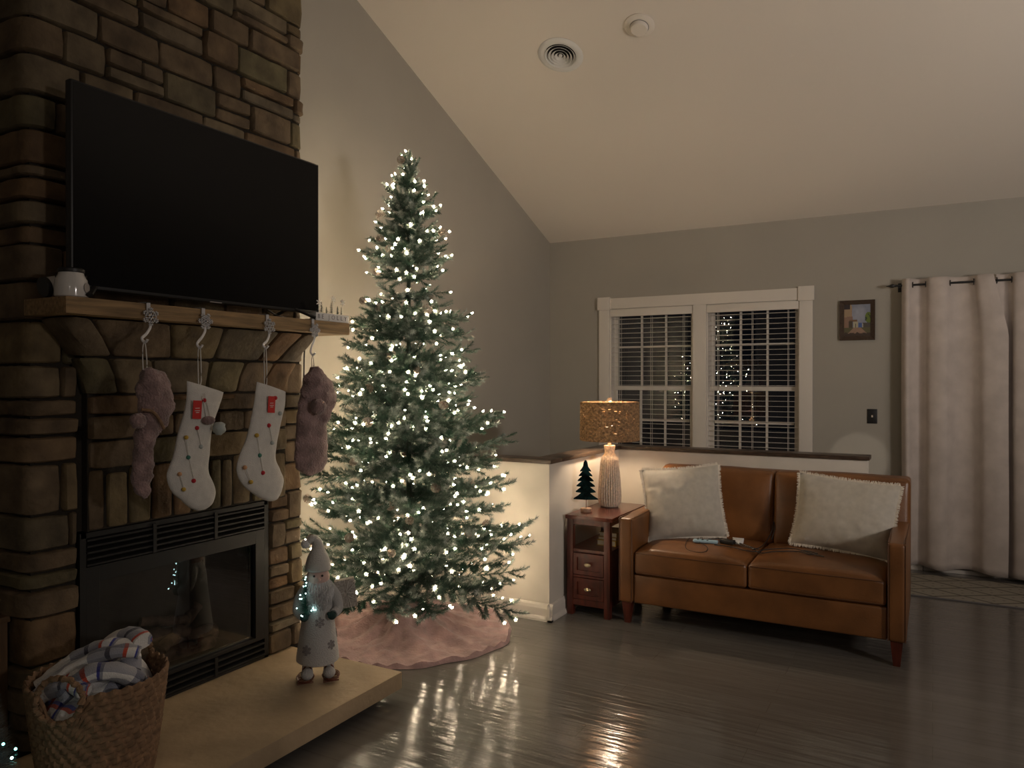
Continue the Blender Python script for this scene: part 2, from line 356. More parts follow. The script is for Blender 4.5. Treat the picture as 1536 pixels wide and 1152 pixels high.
struct(MB().box(LX - .15, RX + .15, FY - .15, FY, 0, cz(FY) + .05).build('wall_front', 'wall', smooth=False))
# back wall with two window openings and a glass door opening
W1, W2, WZ0, WZ1 = (-2.685, -1.886), (-1.766, -.985), .78, 2.158
DX0, DX1, DZ = .02, 1.86, 2.06
b = MB(); H = 2.86; y0, y1 = BY, BY + .15
for (xa, xb, za, zb) in ((LX - .15, W1[0], 0, H), (W1[0], W2[1], 0, WZ0), (W1[0], W2[1], WZ1, H), (W1[1], W2[0], WZ0, WZ1), (W2[1], DX0, 0, H), (DX0, DX1, DZ, H), (DX1, RX + .15, 0, H)):
    b.box(xa, xb, y0, y1, za, zb)
struct(b.build('wall_back', 'wall', smooth=False))
# half wall: front run, side run, back run
b = MB(); HT = .968
b.box(LX, -2.065, 4.19, 4.31, 0, HT); b.box(-2.185, -2.065, 4.31, 5.37, 0, HT); b.box(-2.185, -.37, 5.37, 5.49, 0, HT)
struct(b.build('wall_half', 'cream', smooth=False), 'low cream half wall around the stair, behind tree and sofa')
b = MB(); e = .022
b.box(LX, -2.065 + e, 4.19 - e, 4.31 + e, HT, HT + .026); b.box(-2.185 - e, -2.065 + e, 4.31 + e, 5.37 - e, HT, HT + .026); b.box(-2.185 - e, -.355, 5.37 - e, 5.49 + e, HT, HT + .026)
struct(b.build('trim_1', 'cap', bevel=.006), 'dark wood cap on the half wall')
def base_run(name, pts, hgt=.105):
    """skirting profile along a polyline; each segment extruded from wall outward"""
    b = MB()
    for (xa, ya, xb, yb, nx, ny) in pts:
        pr = [(0, 0), (.028, 0), (.028, .012), (.016, .03), (.015, hgt - .03), (.011, hgt - .012), (.004, hgt), (0, hgt)]
        vs = []; k = len(pr)
        for (x, y) in ((xa, ya), (xb, yb)): vs += [(x + nx * p, y + ny * p, z) for p, z in pr]
        b.add(vs, [(i, (i + 1) % k, k + (i + 1) % k, k + i) for i in range(k)] + [tuple(range(k)), tuple(range(2 * k - 1, k - 1, -1))])
    return struct(b.build(name, 'trimw', smooth=False))
base_run('baseboard_half', [(LX, 4.19, -2.037, 4.19, 0, -1), (-2.065, 4.162, -2.065, 5.37, 1, 0), (-2.065, 5.37, -.37, 5.37, 0, -1)])
base_run('baseboard_left', [(LX, 2.9, LX, 4.19, 1, 0), (LX, FY, LX, 1.5, 1, 0)])
base_run('baseboard_back', [(-.36, BY, DX0 - .09, BY, 0, -1), (DX1 + .09, BY, RX, BY, 0, -1)])
# window casing
b = MB(); c0 = BY - .02
b.box(W1[0] - .105, W1[0], c0, BY, WZ0 - .06, WZ1 - .0); b.box(W2[1], W2[1] + .105, c0, BY, WZ0 - .06, WZ1 - .0); b.box(W1[1], W2[0], c0, BY, WZ0 - .06, WZ1)
b.box(W1[0] - .105, W2[1] + .105, c0, BY, WZ1, WZ1 + .1)
b.box(W1[0] - .118, W1[0] + .008, c0 - .012, BY, WZ1 - .008, WZ1 + .112); b.box(W2[1] - .008, W2[1] + .118, c0 - .012, BY, WZ1 - .008, WZ1 + .112)
b.box(W1[0] - .13, W2[1] + .13, c0 - .05, BY, WZ0 - .09, WZ0 - .06)
struct(b.build('trim_2', 'trimw', bevel=.003), 'white window casing with square corner blocks')
def window(idx, xa, xb, yaw):
    w = bpy.data.objects.new('window_%d' % idx, None); COL.objects.link(w); w.location = ((xa + xb) / 2, BY + .09, WZ0); w['kind'] = 'structure'
    w['label'] = ('left' if idx == 1 else 'right') + ' white sash window of the pair'
    f = .03; b = MB()     # jamb liner
    b.box(xa, xa + .012, BY, BY + .13, WZ0, WZ1); b.box(xb - .012, xb, BY, BY + .13, WZ0, WZ1); b.box(xa, xb, BY, BY + .13, WZ0, WZ0 + .015); b.box(xa, xb, BY, BY + .13, WZ1 - .015, WZ1)
    b.build('window_jamb', 'trimw', w, smooth=False)
    mid = 1.41
    for (za, zb, y, nm) in ((mid - .02, WZ1 - .012, BY + .105, 'upper'), (WZ0 + .012, mid + .02, BY + .075, 'lower')):
        b = MB(); s = .035; y0, y1 = y - .014, y + .014; x0, x1 = xa + .012, xb - .012
        b.box(x0, x0 + s, y0, y1, za, zb); b.box(x1 - s, x1, y0, y1, za, zb); b.box(x0 + s, x1 - s, y0, y1, za, za + s); b.box(x0 + s, x1 - s, y0, y1, zb - s, zb)
        sash = b.build('sash', 'trimw', w, smooth=False)
        b = MB(); gx0, gx1, gz0, gz1 = x0 + s, x1 - s, za + s, zb - s
        for k in (1, 2):
            x = gx0 + (gx1 - gx0) * k / 3; b.box(x - .009, x + .009, y - .01, y + .01, gz0, gz1)
        z = (gz0 + gz1) / 2 + (.03 if nm == 'upper' else 0)
        for k in range(3):
            b.box(gx0 + (gx1 - gx0) * k / 3 + .009, gx0 + (gx1 - gx0) * (k + 1) / 3 - .009, y - .01, y + .01, z - .009, z + .009)
        b.build('muntin', 'trimw', sash, smooth=False)
        b = MB(); hw = (gx1 - gx0) / 2 + .012; hz = (gz1 - gz0) / 2 + .01
        b.add([(-hw, 0, -hz), (hw, 0, -hz), (hw, 0, hz), (-hw, 0, hz)], [(0, 1, 2, 3)])
        b.xf(Matrix.Translation(((gx0 + gx1) / 2, y + .001, (gz0 + gz1) / 2)) @ Matrix.Rotation(yaw, 4, 'Z'))
        b.build('pane', 'glass', sash, smooth=False)
    return w
window(1, *W1, R(-1.45)); window(2, *W2, R(-1.45))
def blind(xa, xb, label):
    t = thing('window_blind', label, 'blind', ((xa + xb) / 2, BY + .03, WZ0), group=None)
    MB().rbox(xa + .003, xb - .003, BY - .012, BY + .012, WZ1 - .075, WZ1 - .004, .004, 2, 2).build('valance', 'trimw', t)
    MB().box(xa + .008, xb - .008, BY + .014, BY + .05, WZ1 - .055, WZ1 - .01).build('headrail', 'trimw', t)
    sl = MB().box(-(xb - xa) / 2 + .012, (xb - xa) / 2 - .012, -.021, .021, -.0013, .0013).build('slat', 'trimw', t, off=False, smooth=False)
    z = WZ1 - .098; first = True; n = 0
    while z > WZ0 + .05:
        o = sl if first else sl.copy()
        if not first: COL.objects.link(o)
        o.location = (0, .002, z - WZ0); o.rotation_euler = (R(-1.5 + random.uniform(-1, 1)), 0, 0); first = False; z -= .0445; n += 1
    MB().rbox(xa + .012, xb - .012, BY + .008, BY + .056, WZ0 + .017, WZ0 + .037, .004, 2, 2).build('bottom_rail', 'trimw', t)
    for k in (.12, .5, .88):
        x = xa + (xb - xa) * k
        b = MB(); b.box(x - .0012, x + .0012, BY + .0075, BY + .0095, WZ0 + .03, WZ1 - .06); b.box(x - .0012, x + .0012, BY + .0545, BY + .0565, WZ0 + .03, WZ1 - .06); b.build('ladder_cord', 'trimw', t, smooth=False)
    x = xa + .05
    MB().sweep([(x, BY + .0, WZ1 - .08), (x, BY + .0, WZ1 - .75)], .003, n=6).build('pull_cord', 'trimw', t)
    return t
blind(*W1, 'white slatted blind in the left window behind the lamp'); blind(*W2, 'white slatted blind in the right window above the sofa')
# patio door behind the curtain
dr = bpy.data.objects.new('door_1', None); COL.objects.link(dr); dr.location = ((DX0 + DX1) / 2, BY + .08, 0); dr['kind'] = 'structure'; dr['label'] = 'glazed patio door behind the curtains'
for k, (xa, xb, y) in enumerate(((DX0, .96, BY + .06), (.92, DX1, BY + .1))):
    b = MB(); s = .075; b.box(xa, xa + s, y - .018, y + .018, .03, DZ); b.box(xb - s, xb, y - .018, y + .018, .03, DZ); b.box(xa + s, xb - s, y - .018, y + .018, .03, .13); b.box(xa + s, xb - s, y - .018, y + .018, DZ - s, DZ)
    p = b.build('door_panel', 'trimw', dr, smooth=False)
    MB().add([(xa + s, y, .13), (xb - s, y, .13), (xb - s, y, DZ - s), (xa + s, y, DZ - s)], [(0, 1, 2, 3)]).build('pane', 'glass', p, smooth=False)
b = MB(); b.box(DX0, DX1, BY - .01, BY + .15, 0, .03); b.build('threshold', 'trimw', dr, smooth=False)
b = MB(); b.box(DX0 - .085, DX0, BY - .018, BY, 0, DZ + .085); b.box(DX1, DX1 + .085, BY - .018, BY, 0, DZ + .085); b.box(DX0, DX1, BY - .018, BY, DZ, DZ + .085)
struct(b.build('trim_3', 'trimw', bevel=.003), 'white casing around the patio door')

# ------------------------------------------------------------ ceiling fittings
def on_ceiling(x, y):
    return (x, y, cz(y)), (-math.atan(SL), 0, 0)
loc, rot = on_ceiling(-2.205, 4.645)
v = thing('ceiling_vent', 'round white ceiling air vent with concentric rings', 'vent', loc, (PI + rot[0], 0, 0)); v['rot'] = 1
r0 = .155
MB().lathe([(.104, .001), (.108, .010), (.118, .013), (.14, .010), (r0, .003), (r0, .0005)], 48, caps=False).build('flange', 'white', v)
for k, r in enumerate((.095, .072, .050, .028)):
    MB().lathe([(r - .006, .002), (r + .008, .017), (r + .010, .017), (r - .003, .002)], 40, caps=False).build('ring', 'white', v)
MB().lathe([(.0, .012), (.012, .012), (.014, .002)], 20, caps=False).build('hub', 'white', v)
MB().lathe([(.0, .0012), (.11, .0012)], 32, caps=False).build('duct_shade_disc', 'dark', v)  # flat black disc, its colour stands in for shade inside the duct
loc, rot = on_ceiling(-1.617, 4.56)
v = thing('smoke_detector', 'round white smoke detector on the sloping ceiling', 'smoke detector', loc, (PI + rot[0], 0, 0)); v['rot'] = 1
MB().lathe([(0, .0), (.095, 0.0), (.095, .008), (.086, .014), (.06, .016)], 40, caps=False).build('base_plate', 'ceil', v)
MB().lathe([(.057, .012), (.055, .034), (.05, .040), (0, .041)], 40, caps=False).build('cover', 'ceil', v)
MB().lathe([(.0565, .0165), (.0595, .0165), (.0595, .0175), (.0565, .0175)], 40, caps=False).build('seam', 'greyink', v)

# ------------------------------------------------------------ stone chimney
CX, CY0, CY1 = -2.87, 1.56, 2.90; CW = CY1 - CY0
LW = LX + .003
core = MB(); core.box(LW, CX, CY0, CY1, .0, .125)
core.box(LW, CX, CY0, 1.725, .125, 4.15); core.box(LW, CX, 2.675, CY1, .125, 4.15); core.box(LW, CX, 1.725, 2.675, .90, 4.15); core.box(LW, -3.28, 1.725, 2.675, .125, .9)
core.box(CX, CX + .035, 1.75, 2.765, .90, 1.712)
# corbel core (flares outwards up to the mantel)
def corbel(t):   # t 0..1 upwards -> x, y0, y1
    e = t ** 1.7; return CX + .045 + .15 * e, 1.75 - .16 * e, 2.765 + .07 * e
N = 8
for i in range(N):
    xa, ya, yb = corbel(i / N); xc, yc, yd = corbel((i + 1) / N); za = 1.42 + .29 * i / N; zb = 1.42 + .29 * (i + 1) / N; q = .012
    core.hexa([(CX, ya + q, za), (xa - q, ya + q, za), (xa - q, yb - q, za), (CX, yb - q, za)], [(CX, yc + q, zb), (xc - q, yc + q, zb), (xc - q, yd - q, zb), (CX, yd - q, zb)])
chim = core.build('stone_chimney', 'mortar', smooth=False); tag(chim, 'tall stacked stone chimney breast behind the television', 'chimney')
rc = .03
def path(a):    # unfolded: a<0 side facing the room behind, 0..CW the face, >CW far side ; returns x, y, nx, ny
    def corner(t, cx, cy, a0):  # quarter arc
        an = a0 + t * PI / 2; return cx + rc * math.cos(an), cy + rc * math.sin(an), math.cos(an), math.sin(an)
    if a < -rc: return CX + (a), CY0, 0, -1
    if a < rc: return corner((a + rc) / (2 * rc), CX - rc, CY0 + rc, -PI / 2)
    if a < CW - rc: return CX, CY0 + a, 1, 0
    if a < CW + rc: return corner((a - CW + rc) / (2 * rc), CX - rc, CY1 - rc, 0)
    return CX - (a - CW), CY1, 0, 1
def wallpos(a, z, d, ox=0):
    x, y, nx, ny = path(a); return (x + nx * (d + ox), y + ny * d, z)
nstone = 0
def stone(a0, a1, z0, z1, D, pos=wallpos, gap=.0018, round_=.010, wob=.009):
    global nstone; nstone += 1
    a0 += gap; a1 -= gap; z0 += gap; z1 -= gap; w, h = a1 - a0, z1 - z0; e = min(round_, w * .3, h * .3)
    nx = max(3, int(w / (.012 if (a0 < .03 and a1 > -.03) or (a0 < CW + .03 and a1 > CW - .03) else .045)) + 2); us = [0, e * .35, e] + [e + (w - 2 * e) * i / nx for i in range(1, nx)] + [w - e, w - e * .35, w]
    vs_ = [0, e * .35, e, h / 2, h - e, h - e * .35, h]; sd = random.uniform(0, 99); tilt = random.uniform(-.1, .1) * D / max(w, .05); tl2 = random.uniform(-.2, .2) * D / max(h, .05)
    V = []; F = []; U = len(us); K = len(vs_)
    cj = [(random.uniform(0, .4) * wob, random.uniform(0, .6) * wob) for _ in range(4)]
    for j, vv in enumerate(vs_):
        for i, uu in enumerate(us):
            fu, fv = uu / w, vv / h; ex = min(uu, w - uu) / e; ey = min(vv, h - vv) / e; ex = min(1, ex); ey = min(1, ey)
            prof = math.sqrt(max(0, 1 - (1 - ex) ** 2)) * math.sqrt(max(0, 1 - (1 - ey) ** 2))
            n1 = noise.noise(Vector((uu * 14 + sd, vv * 18, sd))); n2 = noise.noise(Vector((uu * 9, vv * 12 + sd, 3 + sd)))
            da = (n2 * wob * .7) * (1 - prof) * (1 if fu > .5 else -1) * -1; dz = -abs(n1) * wob * (1 - prof) * (1 if fv > .5 else -1)
            cd = -cj[(fu > .5) + 2 * (fv > .5)][0]
            d = -.004 + (D + .004) * prof * (.86 + .22 * n1) + tilt * (uu - w / 2) + tl2 * (vv - h / 2)
            cut = (abs(fu - .5) * 2) ** 6 * (abs(fv - .5) * 2) ** 6
            V.append(pos(a0 + uu + da * 1.0 - (cut * .008 if fu > .5 else -cut * .008), z0 + vv + dz - (cut * .006 if fv > .5 else -cut * .006), d))
    for j in range(K - 1):
        for i in range(U - 1): F.append((j * U + i, j * U + i + 1, (j + 1) * U + i + 1, (j + 1) * U + i))
    ring = [i for i in range(U)] + [j * U + U - 1 for j in range(1, K)] + [(K - 1) * U + i for i in range(U - 2, -1, -1)] + [j * U for j in range(K - 2, 0, -1)]
    o = len(V); zc, ac = (z0 + z1) / 2, (a0 + a1) / 2
    for q in ring:
        j, i = divmod(q, U); V.append(pos(a0 + us[i], z0 + vs_[j], -.022))
    L = len(ring)
    for k in range(L): F.append((ring[(k + 1) % L], ring[k], o + k, o + (k + 1) % L))
    m = MB().add(V, F); ob = m.build('stone', 'stone', chim, fix=False)
    return ob
def ashlar(A0, A1, Z0, Z1, D=(.018, .042), hmin=.10, hmax=.17, wmin=.13, wmax=.34, pos=wallpos, snap=None, big=0):
    z = Z0
    while z < Z1 - .01:
        h = random.uniform(hmin, hmax); h = Z1 - z if Z1 - z - h < hmin * .7 else h; a = A0; odd = random.random() < .5
        while a < A1 - .01:
            w = random.uniform(wmin, wmax)
            sn = snap and a == A0
            if sn: w = snap + (random.uniform(.14, .2) if odd else random.uniform(.23, .32))
            if sn and A1 - a - w < .02: w = A1 - a
            if not sn and A1 - a - w < wmin * .8: w = A1 - a
            if not sn and w > wmax * 1.45: w *= .5
            q = random.random(); D_ = random.uniform(*D)
            if q < .42 and h > .115:
                zz = z + h * random.uniform(.35, .65); 
                if q < .16 and w > .22:
                    stone(a, a + w, z, zz, D_, pos); s = a + w * random.uniform(.35, .65); stone(a, s, zz, z + h, random.uniform(*D), pos); stone(s, a + w, zz, z + h, random.uniform(*D), pos)
                else:
                    stone(a, a + w, z, zz, D_, pos); stone(a, a + w, zz, z + h, random.uniform(*D), pos)
            else: stone(a, a + w, z, z + h, D_, pos)
            a += w
        z += h
random.seed(11)
E1 = CW + .12
ashlar(-.42, E1, 1.70, 3.62, wmin=.15, wmax=.36, snap=.36, hmin=.11, hmax=.18)
ashlar(-.42, .165, .125, 1.70, snap=.36, wmin=.12, wmax=.30, hmin=.09, hmax=.19)
ashlar(1.115, E1, .125, .92, hmin=.075, hmax=.16, wmin=.09, wmax=.24)
ashlar(1.205, E1, .92, 1.70, hmin=.11, hmax=.2, wmin=.13, wmax=.3)
# soldier course over the firebox
def breast(a, z, d): return (CX + .037 + d, CY0 + a, z)
a = .19
while a < 1.2:
    w = random.uniform(.06, .115); w = 1.205 - a if 1.205 - a - w < .05 else w
    stone(a, a + w, .90, 1.13 + random.uniform(-.012, .012), random.uniform(.006, .02), lambda a, z, d: (CX + .032 + d, CY0 + a, z)); a += w
ashlar(.19, 1.205, 1.135, 1.425, D=(.01, .028), pos=breast, hmin=.09, hmax=.14, wmin=.14, wmax=.34)
stone(.50, .86, 1.392, 1.425, .052, breast)
def corb(a, z, d):
    t = max(0, min(1, (z - 1.42) / .29)); x, ya, yb = corbel(t); f = (a - .19) / 1.015
    L = x - CX; per = 2 * L + (yb - ya)     # wraps left side, front, right side
    s = f * (per) ; 
    if s < L: return (CX + s, ya - d, z)
    if s < L + (yb - ya): return (x + d, ya + (s - L), z)
    return (x - (s - L - (yb - ya)), yb + d, z)
for (za, zb, n, off) in ((1.425, 1.57, 6, .0), (1.57, 1.712, 6, .5)):
    e = [.19]; 
    for k in range(1, n): e.append(.19 + 1.015 * (k + random.uniform(-.25, .25) + off * .3) / n)
    e.append(1.205)
    for p, q in zip(e, e[1:]): stone(p, q, za, zb, random.uniform(.008, .02), corb, round_=.01)
random.seed(3)
ashlar(-.42, E1, 3.62, 4.12, wmin=.22, wmax=.40, snap=.36, hmin=.14, hmax=.18)
print('stones', nstone)

# hearth
b = MB(); b.box(CX - .03 + .03, -2.16, 1.0, 2.835, .048, .125); hs = b.build('hearth', 'hearth', bevel=.006)
tag(hs, 'raised pale stone hearth slab below the fireplace', 'hearth')
MB().box(CX, -2.26, 1.05, 2.76, .0, .048).build('plinth', 'mortar', hs, smooth=False, off=False)
# mantel
b = MB(); b.box(CX + .005, -2.605, 1.535, 2.985, 1.713, 1.773)
for i in range(len(b.v)): pass
mt_ = b.build('mantel_shelf', 'mantel', bevel=.007); tag(mt_, 'thick pale wooden mantel shelf on stone corbels', 'mantel')

# firebox insert
fb = thing('fireplace_insert', 'black metal gas fireplace with louvres and glass front', 'fireplace', (CX, 2.19, .127))
fx = CX + .02; ya, yb, z0, z1 = 1.735, 2.665, .127, .893
b = MB(); b.box(-3.27, fx, ya - .005, ya + .02, z0, z1); b.box(-3.27, fx, yb - .02, yb + .005, z0, z1); b.box(-3.27, fx, ya, yb, z1 - .02, z1); b.box(-3.27, fx, ya, yb, z0, z0 + .012); b.box(-3.275, -3.255, ya, yb, z0, z1)
b.build('case', 'black', fb, smooth=False)
for (za, zb, nm) in ((.762, .882, 5), (.14, .222, 3)):
    for k in range(nm):
        z = za + (zb - za) * (k + .5) / nm
        MB().hexa([(fx - .02, ya + .022, z - .008), (fx + .004, ya + .022, z - .011), (fx + .004, yb - .022, z - .011), (fx - .02, yb - .022, z - .008)], [(fx - .02, ya + .022, z + .0045), (fx + .004, ya + .022, z - .004), (fx + .004, yb - .022, z - .004), (fx - .02, yb - .022, z + .0045)]).build('louvre', 'black', fb, smooth=False)
    for y in (ya + .31, ya + .62): MB().box(fx - .022, fx + .008, y - .008, y + .008, za, zb).build('louvre_bar', 'black', fb, smooth=False)
b = MB(); b.box(fx - .04, fx, ya + .02, ya + .075, .222, .758); b.box(fx - .04, fx, yb - .075, yb - .02, .222, .758); b.box(fx - .04, fx, ya + .075, yb - .075, .695, .758); b.box(fx - .04, fx, ya + .075, yb - .075, .222, .24)
b.build('door_frame', 'black', fb, smooth=False, bevel=.002)
b = MB(); b.box(fx - .036, fx - .022, ya + .075, yb - .075, .218, .243); b.build('ash_ledge', 'ash', fb, smooth=False)
b = MB(); q = -3.25; b.add([(q, 1.87, .2), (q, 2.53, .2), (q, 2.53, .72), (q, 1.87, .72), (fx - .05, ya + .08, .2), (fx - .05, ya + .08, .72), (fx - .05, yb - .08, .2), (fx - .05, yb - .08, .72)], [(0, 1, 2, 3), (4, 0, 3, 5), (1, 6, 7, 2), (4, 6, 1, 0)])
b.build('fire_panel', 'firebrick', fb, smooth=False)
MB().box(-3.2, fx - .06, 1.88, 2.52, .205, .235).build('grate', 'black', fb, smooth=False)
for k, (p, q, r) in enumerate((((-3.05, 1.93, .27), (-3.0, 2.47, .29), .045), ((-2.97, 1.97, .265), (-2.95, 2.42, .262), .037), ((-3.07, 2.02, .36), (-2.99, 2.32, .33), .035), ((-2.95, 2.15, .30), (-3.05, 2.42, .41), .03), ((-3.02, 2.1, .43), (-2.97, 2.3, .39), .026))):
    p, q = Vector(p), Vector(q); pts = [p.lerp(q, i / 9) + Vector((noise.noise((i * .7, k, 0)) * .012, 0, noise.noise((k, i * .7, 5)) * .014)) for i in range(10)]
    MB().sweep(pts, lambda t: r * (.85 + .25 * noise.noise((t * 5, k, 1))), n=10).build('log', 'log', fb)
g = MB().add([(fx - .018, ya + .075, .24), (fx - .018, yb - .075, .24), (fx - .018, yb - .075, .695), (fx - .018, ya + .075, .695)], [(0, 1, 2, 3)]); g.build('glass', 'glass', fb, smooth=False)

# television
tv = thing('television', 'large flat black television standing on the mantel', 'television', (-2.70, 2.22, 1.775))
MB().rbox(-2.715, -2.68, 1.597, 2.843, 1.812, 2.556, .006, 2, 2).build('bezel', 'black', tv)
MB().add([(-2.6792, 1.605, 1.826), (-2.6792, 2.835, 1.826), (-2.6792, 2.835, 2.548), (-2.6792, 1.605, 2.548)], [(0, 1, 2, 3)]).build('screen', 'blackgloss', tv, smooth=False)
MB().rbox(-2.76, -2.715, 1.8, 2.64, 1.83, 2.25, .02, 3, 2).build('back_housing', 'black', tv)
for y in (1.70, 2.675):
    s = 1 if y > 2 else -1
    MB().sweep([(-2.82, y - s * .02, 1.781), (-2.70, y, 1.832), (-2.615, y + s * .075, 1.784)], .012, .008, n=8).build('foot', 'black', tv)
b = MB(); b.box(-2.683, -2.6782, 2.19, 2.25, 1.813, 1.8165); b.build('badge', 'silverink', tv, smooth=False)
pts = catmull([(-2.77, 2.45, 1.9), (-2.76, 2.62, 1.80), (-2.78, 2.80, 1.785), (-2.86, 2.93, 1.775), (-2.90, 2.965, 1.60), (-2.93, 2.97, 1.2), (-3.1, 2.98, .7), (-3.3, 2.99, .35)], 6)
tag(MB().sweep(pts, .004, n=6).build('power_cord', 'cord'), 'thin black cord hanging beside the chimney behind the pink stocking', 'cord')

# ------------------------------------------------------------ mantel ornaments
t = thing('jar_candle', 'white glazed jar candle with dark wire handle on the mantel', 'candle', (-2.675, 1.595, 1.774))
b = MB(); b.lathe([(.048, 0), (.053, .004), (.054, .03), (.052, .062), (.043, .078), (.04, .088)], 40, (-2.675, 1.595, 1.774)); b.build('jar', 'candlew', t)
MB().lathe([(.041, .088), (.043, .09), (.043, .1), (.038, .104), (.0, .106)], 32, (-2.675, 1.595, 1.774), caps=False).build('lid', 'black', t)
pts = [(-2.675 + .0475 * math.cos(a), 1.595 + .0475 * math.sin(a), 1.774 + .08 - .06 * max(0, math.cos(a + .6))) for a in [2 * PI * i / 40 for i in range(40)]]
MB().sweep(pts, .0018, n=5, closed=True).build('wire_handle', 'black', t)
b = MB(); b.lathe([(0, 0), (.018, 0), (.018, .002), (0, .002)], 20, caps=False); b.xf(Matrix.Translation((-2.675 + .0535 * math.cos(.55), 1.595 + .0535 * math.sin(.55), 1.774 + .035)) @ Matrix.Rotation(.55, 4, 'Z') @ Matrix.Rotation(PI / 2, 4, 'Y')); b.build('round_label', 'silverink', t)
t = thing('jar_candle', 'small white jar lying on its side at the mantel end, dark rim towards camera', 'candle', (-2.74, 1.565, 1.774))
b = MB(); b.lathe([(.033, 0), (.036, .004), (.036, .06), (.03, .066)], 28); b.xf(Matrix.Translation((-2.765, 1.553, 1.811)) @ Matrix.Rotation(R(-75), 4, 'X')); b.build('jar', 'candlew', t)
b = MB(); b.lathe([(.0, -.004), (.034, -.004), (.037, 0), (.037, .012), (.03, .012)], 28, caps=False); b.xf(Matrix.Translation((-2.765, 1.550, 1.811)) @ Matrix.Rotation(R(-75), 4, 'X')); b.build('lid', 'black', t)

def text_mesh(s, size, mk, parent, Mx, ext=.0006, name='letter'):
    c = bpy.data.curves.new('txt', 'FONT'); c.body = s; c.size = size; c.extrude = ext; c.align_x = 'CENTER'; c.align_y = 'CENTER'
    o = bpy.data.objects.new('txt', c); COL.objects.link(o); dg = bpy.context.evaluated_depsgraph_get(); me = bpy.data.meshes.new_from_object(o.evaluated_get(dg))
    bpy.data.objects.remove(o); me.transform(Mx); me.materials.clear(); me.materials.append(M[mk]); q = bpy.data.objects.new(name, me); COL.objects.link(q); q.parent = parent
    q.location = -parent.location; return q
def snowflake(b, c, r, th, wd, frame, branches=2, arms=6, rot=0):
    """adds arms as small boxes; frame(a, b, d)->3D"""
    def bar(p, q, w):
        dx, dy = q[0] - p[0], q[1] - p[1]; L = math.hypot(dx, dy); nx, ny = -dy / L * w / 2, dx / L * w / 2
        b.prism([(p[0] + nx, p[1] + ny), (q[0] + nx, q[1] + ny), (q[0] - nx, q[1] - ny), (p[0] - nx, p[1] - ny)], frame, -th / 2, th / 2)
    for k in range(arms):
        a = rot + 2 * PI * k / arms; e = (c[0] + r * math.cos(a), c[1] + r * math.sin(a)); bar(c, e, wd)
        for j in range(branches):
            f = .42 + .3 * j; p = (c[0] + r * f * math.cos(a), c[1] + r * f * math.sin(a)); l = r * (.36 - .08 * j)
            for s in (-1, 1):
                an = a + s * R(52); bar(p, (p[0] + l * math.cos(an), p[1] + l * math.sin(an)), wd * .85)
SGY, SGX = 2.872, -2.635
t = thing('mantel_sign', 'small white BE JOLLY block with bottle-brush trees and snowflakes', 'sign', (SGX, SGY, 1.774))
MB().rbox(SGX - .02, SGX + .02, SGY - .118, SGY + .118, 1.774, 1.812, .002, 2, 2).build('block', 'white', t)
LM = lambda y: Matrix(((0, 0, 1, SGX + .0206), (1, 0, 0, y), (0, 1, 0, 1.793), (0, 0, 0, 1)))
for ch, y, mk in (('B', -.100, 'greyink'), ('E', -.073, 'greyink'), ('J', -.028, 'silverink'), ('O', .001, 'silverink'), ('L', .034, 'greyink'), ('L', .062, 'greyink'), ('Y', .092, 'greyink')):
    text_mesh(ch, .030, mk, t, LM(SGY + y))
def brush_tree(b, c, r, h, n=260, seed=1):
    rr = random.Random(seed)
    for k in range(n):
        f = k / n; z = c[2] + h * (.08 + .9 * f); q = r * (1 - f) + .002; a = rr.uniform(0, 2 * PI); dz = rr.uniform(-.1, .3) * q; w = .0012
        b.add([(c[0] - w * math.sin(a), c[1] + w * math.cos(a), z), (c[0] + w * math.sin(a), c[1] - w * math.cos(a), z), (c[0] + q * math.cos(a), c[1] + q * math.sin(a), z + dz)], [(0, 1, 2)])
for k, (y, r, h) in enumerate(((-.085, .018, .05), (-.06, .017, .058), (-.025, .010, .035), (.01, .022, .062), (.055, .014, .045), (.082, .009, .042))):
    b = MB(); brush_tree(b, (SGX, SGY + y, 1.812), r, h, 320, k); b.build('bottle_brush_tree', M['mitten'], t, fix=False, smooth=False)
for y, z in ((-.09, 1.862), (.012, 1.886), (.08, 1.875)):
    b = MB(); snowflake(b, (SGY + y, z), .018, .002, .005, lambda a, c, d: (SGX + .012 + d, a, c), branches=0, rot=R(30)); b.build('snowflake', 'white', t, smooth=False)
    MB().sweep([(SGX + .012, SGY + y, z - .015), (SGX + .012, SGY + y, 1.81)], .0008, n=5).build('wire', 'metalw', t)

# stocking hangers
def hanger(y, fr, kind, yend, zend, label):
    t = thing('stocking_hanger', label, 'stocking hanger', (-2.605, y, 1.774), group=None)
    b = MB(); w = .008
    b.box(-2.66, -2.597, y - w, y + w, 1.7745, 1.7775); b.box(-2.6, -2.597, y - w, y + w, 1.735, 1.7775); b.build('bracket', 'metalw', t, smooth=False)
    b = MB(); snowflake(b, (y + .003, 1.722), .035, .005, .0055, lambda a, c, d: (-2.588 + d, a, c), branches=2 if kind == 0 else 2, rot=R(30) if kind == 0 else 0)
    if kind == 1:
        pts = [(-2.588, y + .003 + .018 * math.cos(a), 1.722 + .018 * math.sin(a)) for a in [2 * PI * i / 6 for i in range(6)]]
        b.sweep(pts, .003, n=6, closed=True)
    b.build('snowflake', 'glitterw', t, smooth=False)
    pts = catmull([(-2.592, y + .004, 1.70), (-2.588, y + .0, 1.68), (-2.575, y - .025, 1.655), (-2.562, yend - .004, zend + .015), (-2.55, yend, zend), (-2.538, yend + .002, zend + .010)], 5)
    MB().sweep(pts, .006, .003, up=(1, 0, 0), n=8).build('hook', 'metalw', t); return t
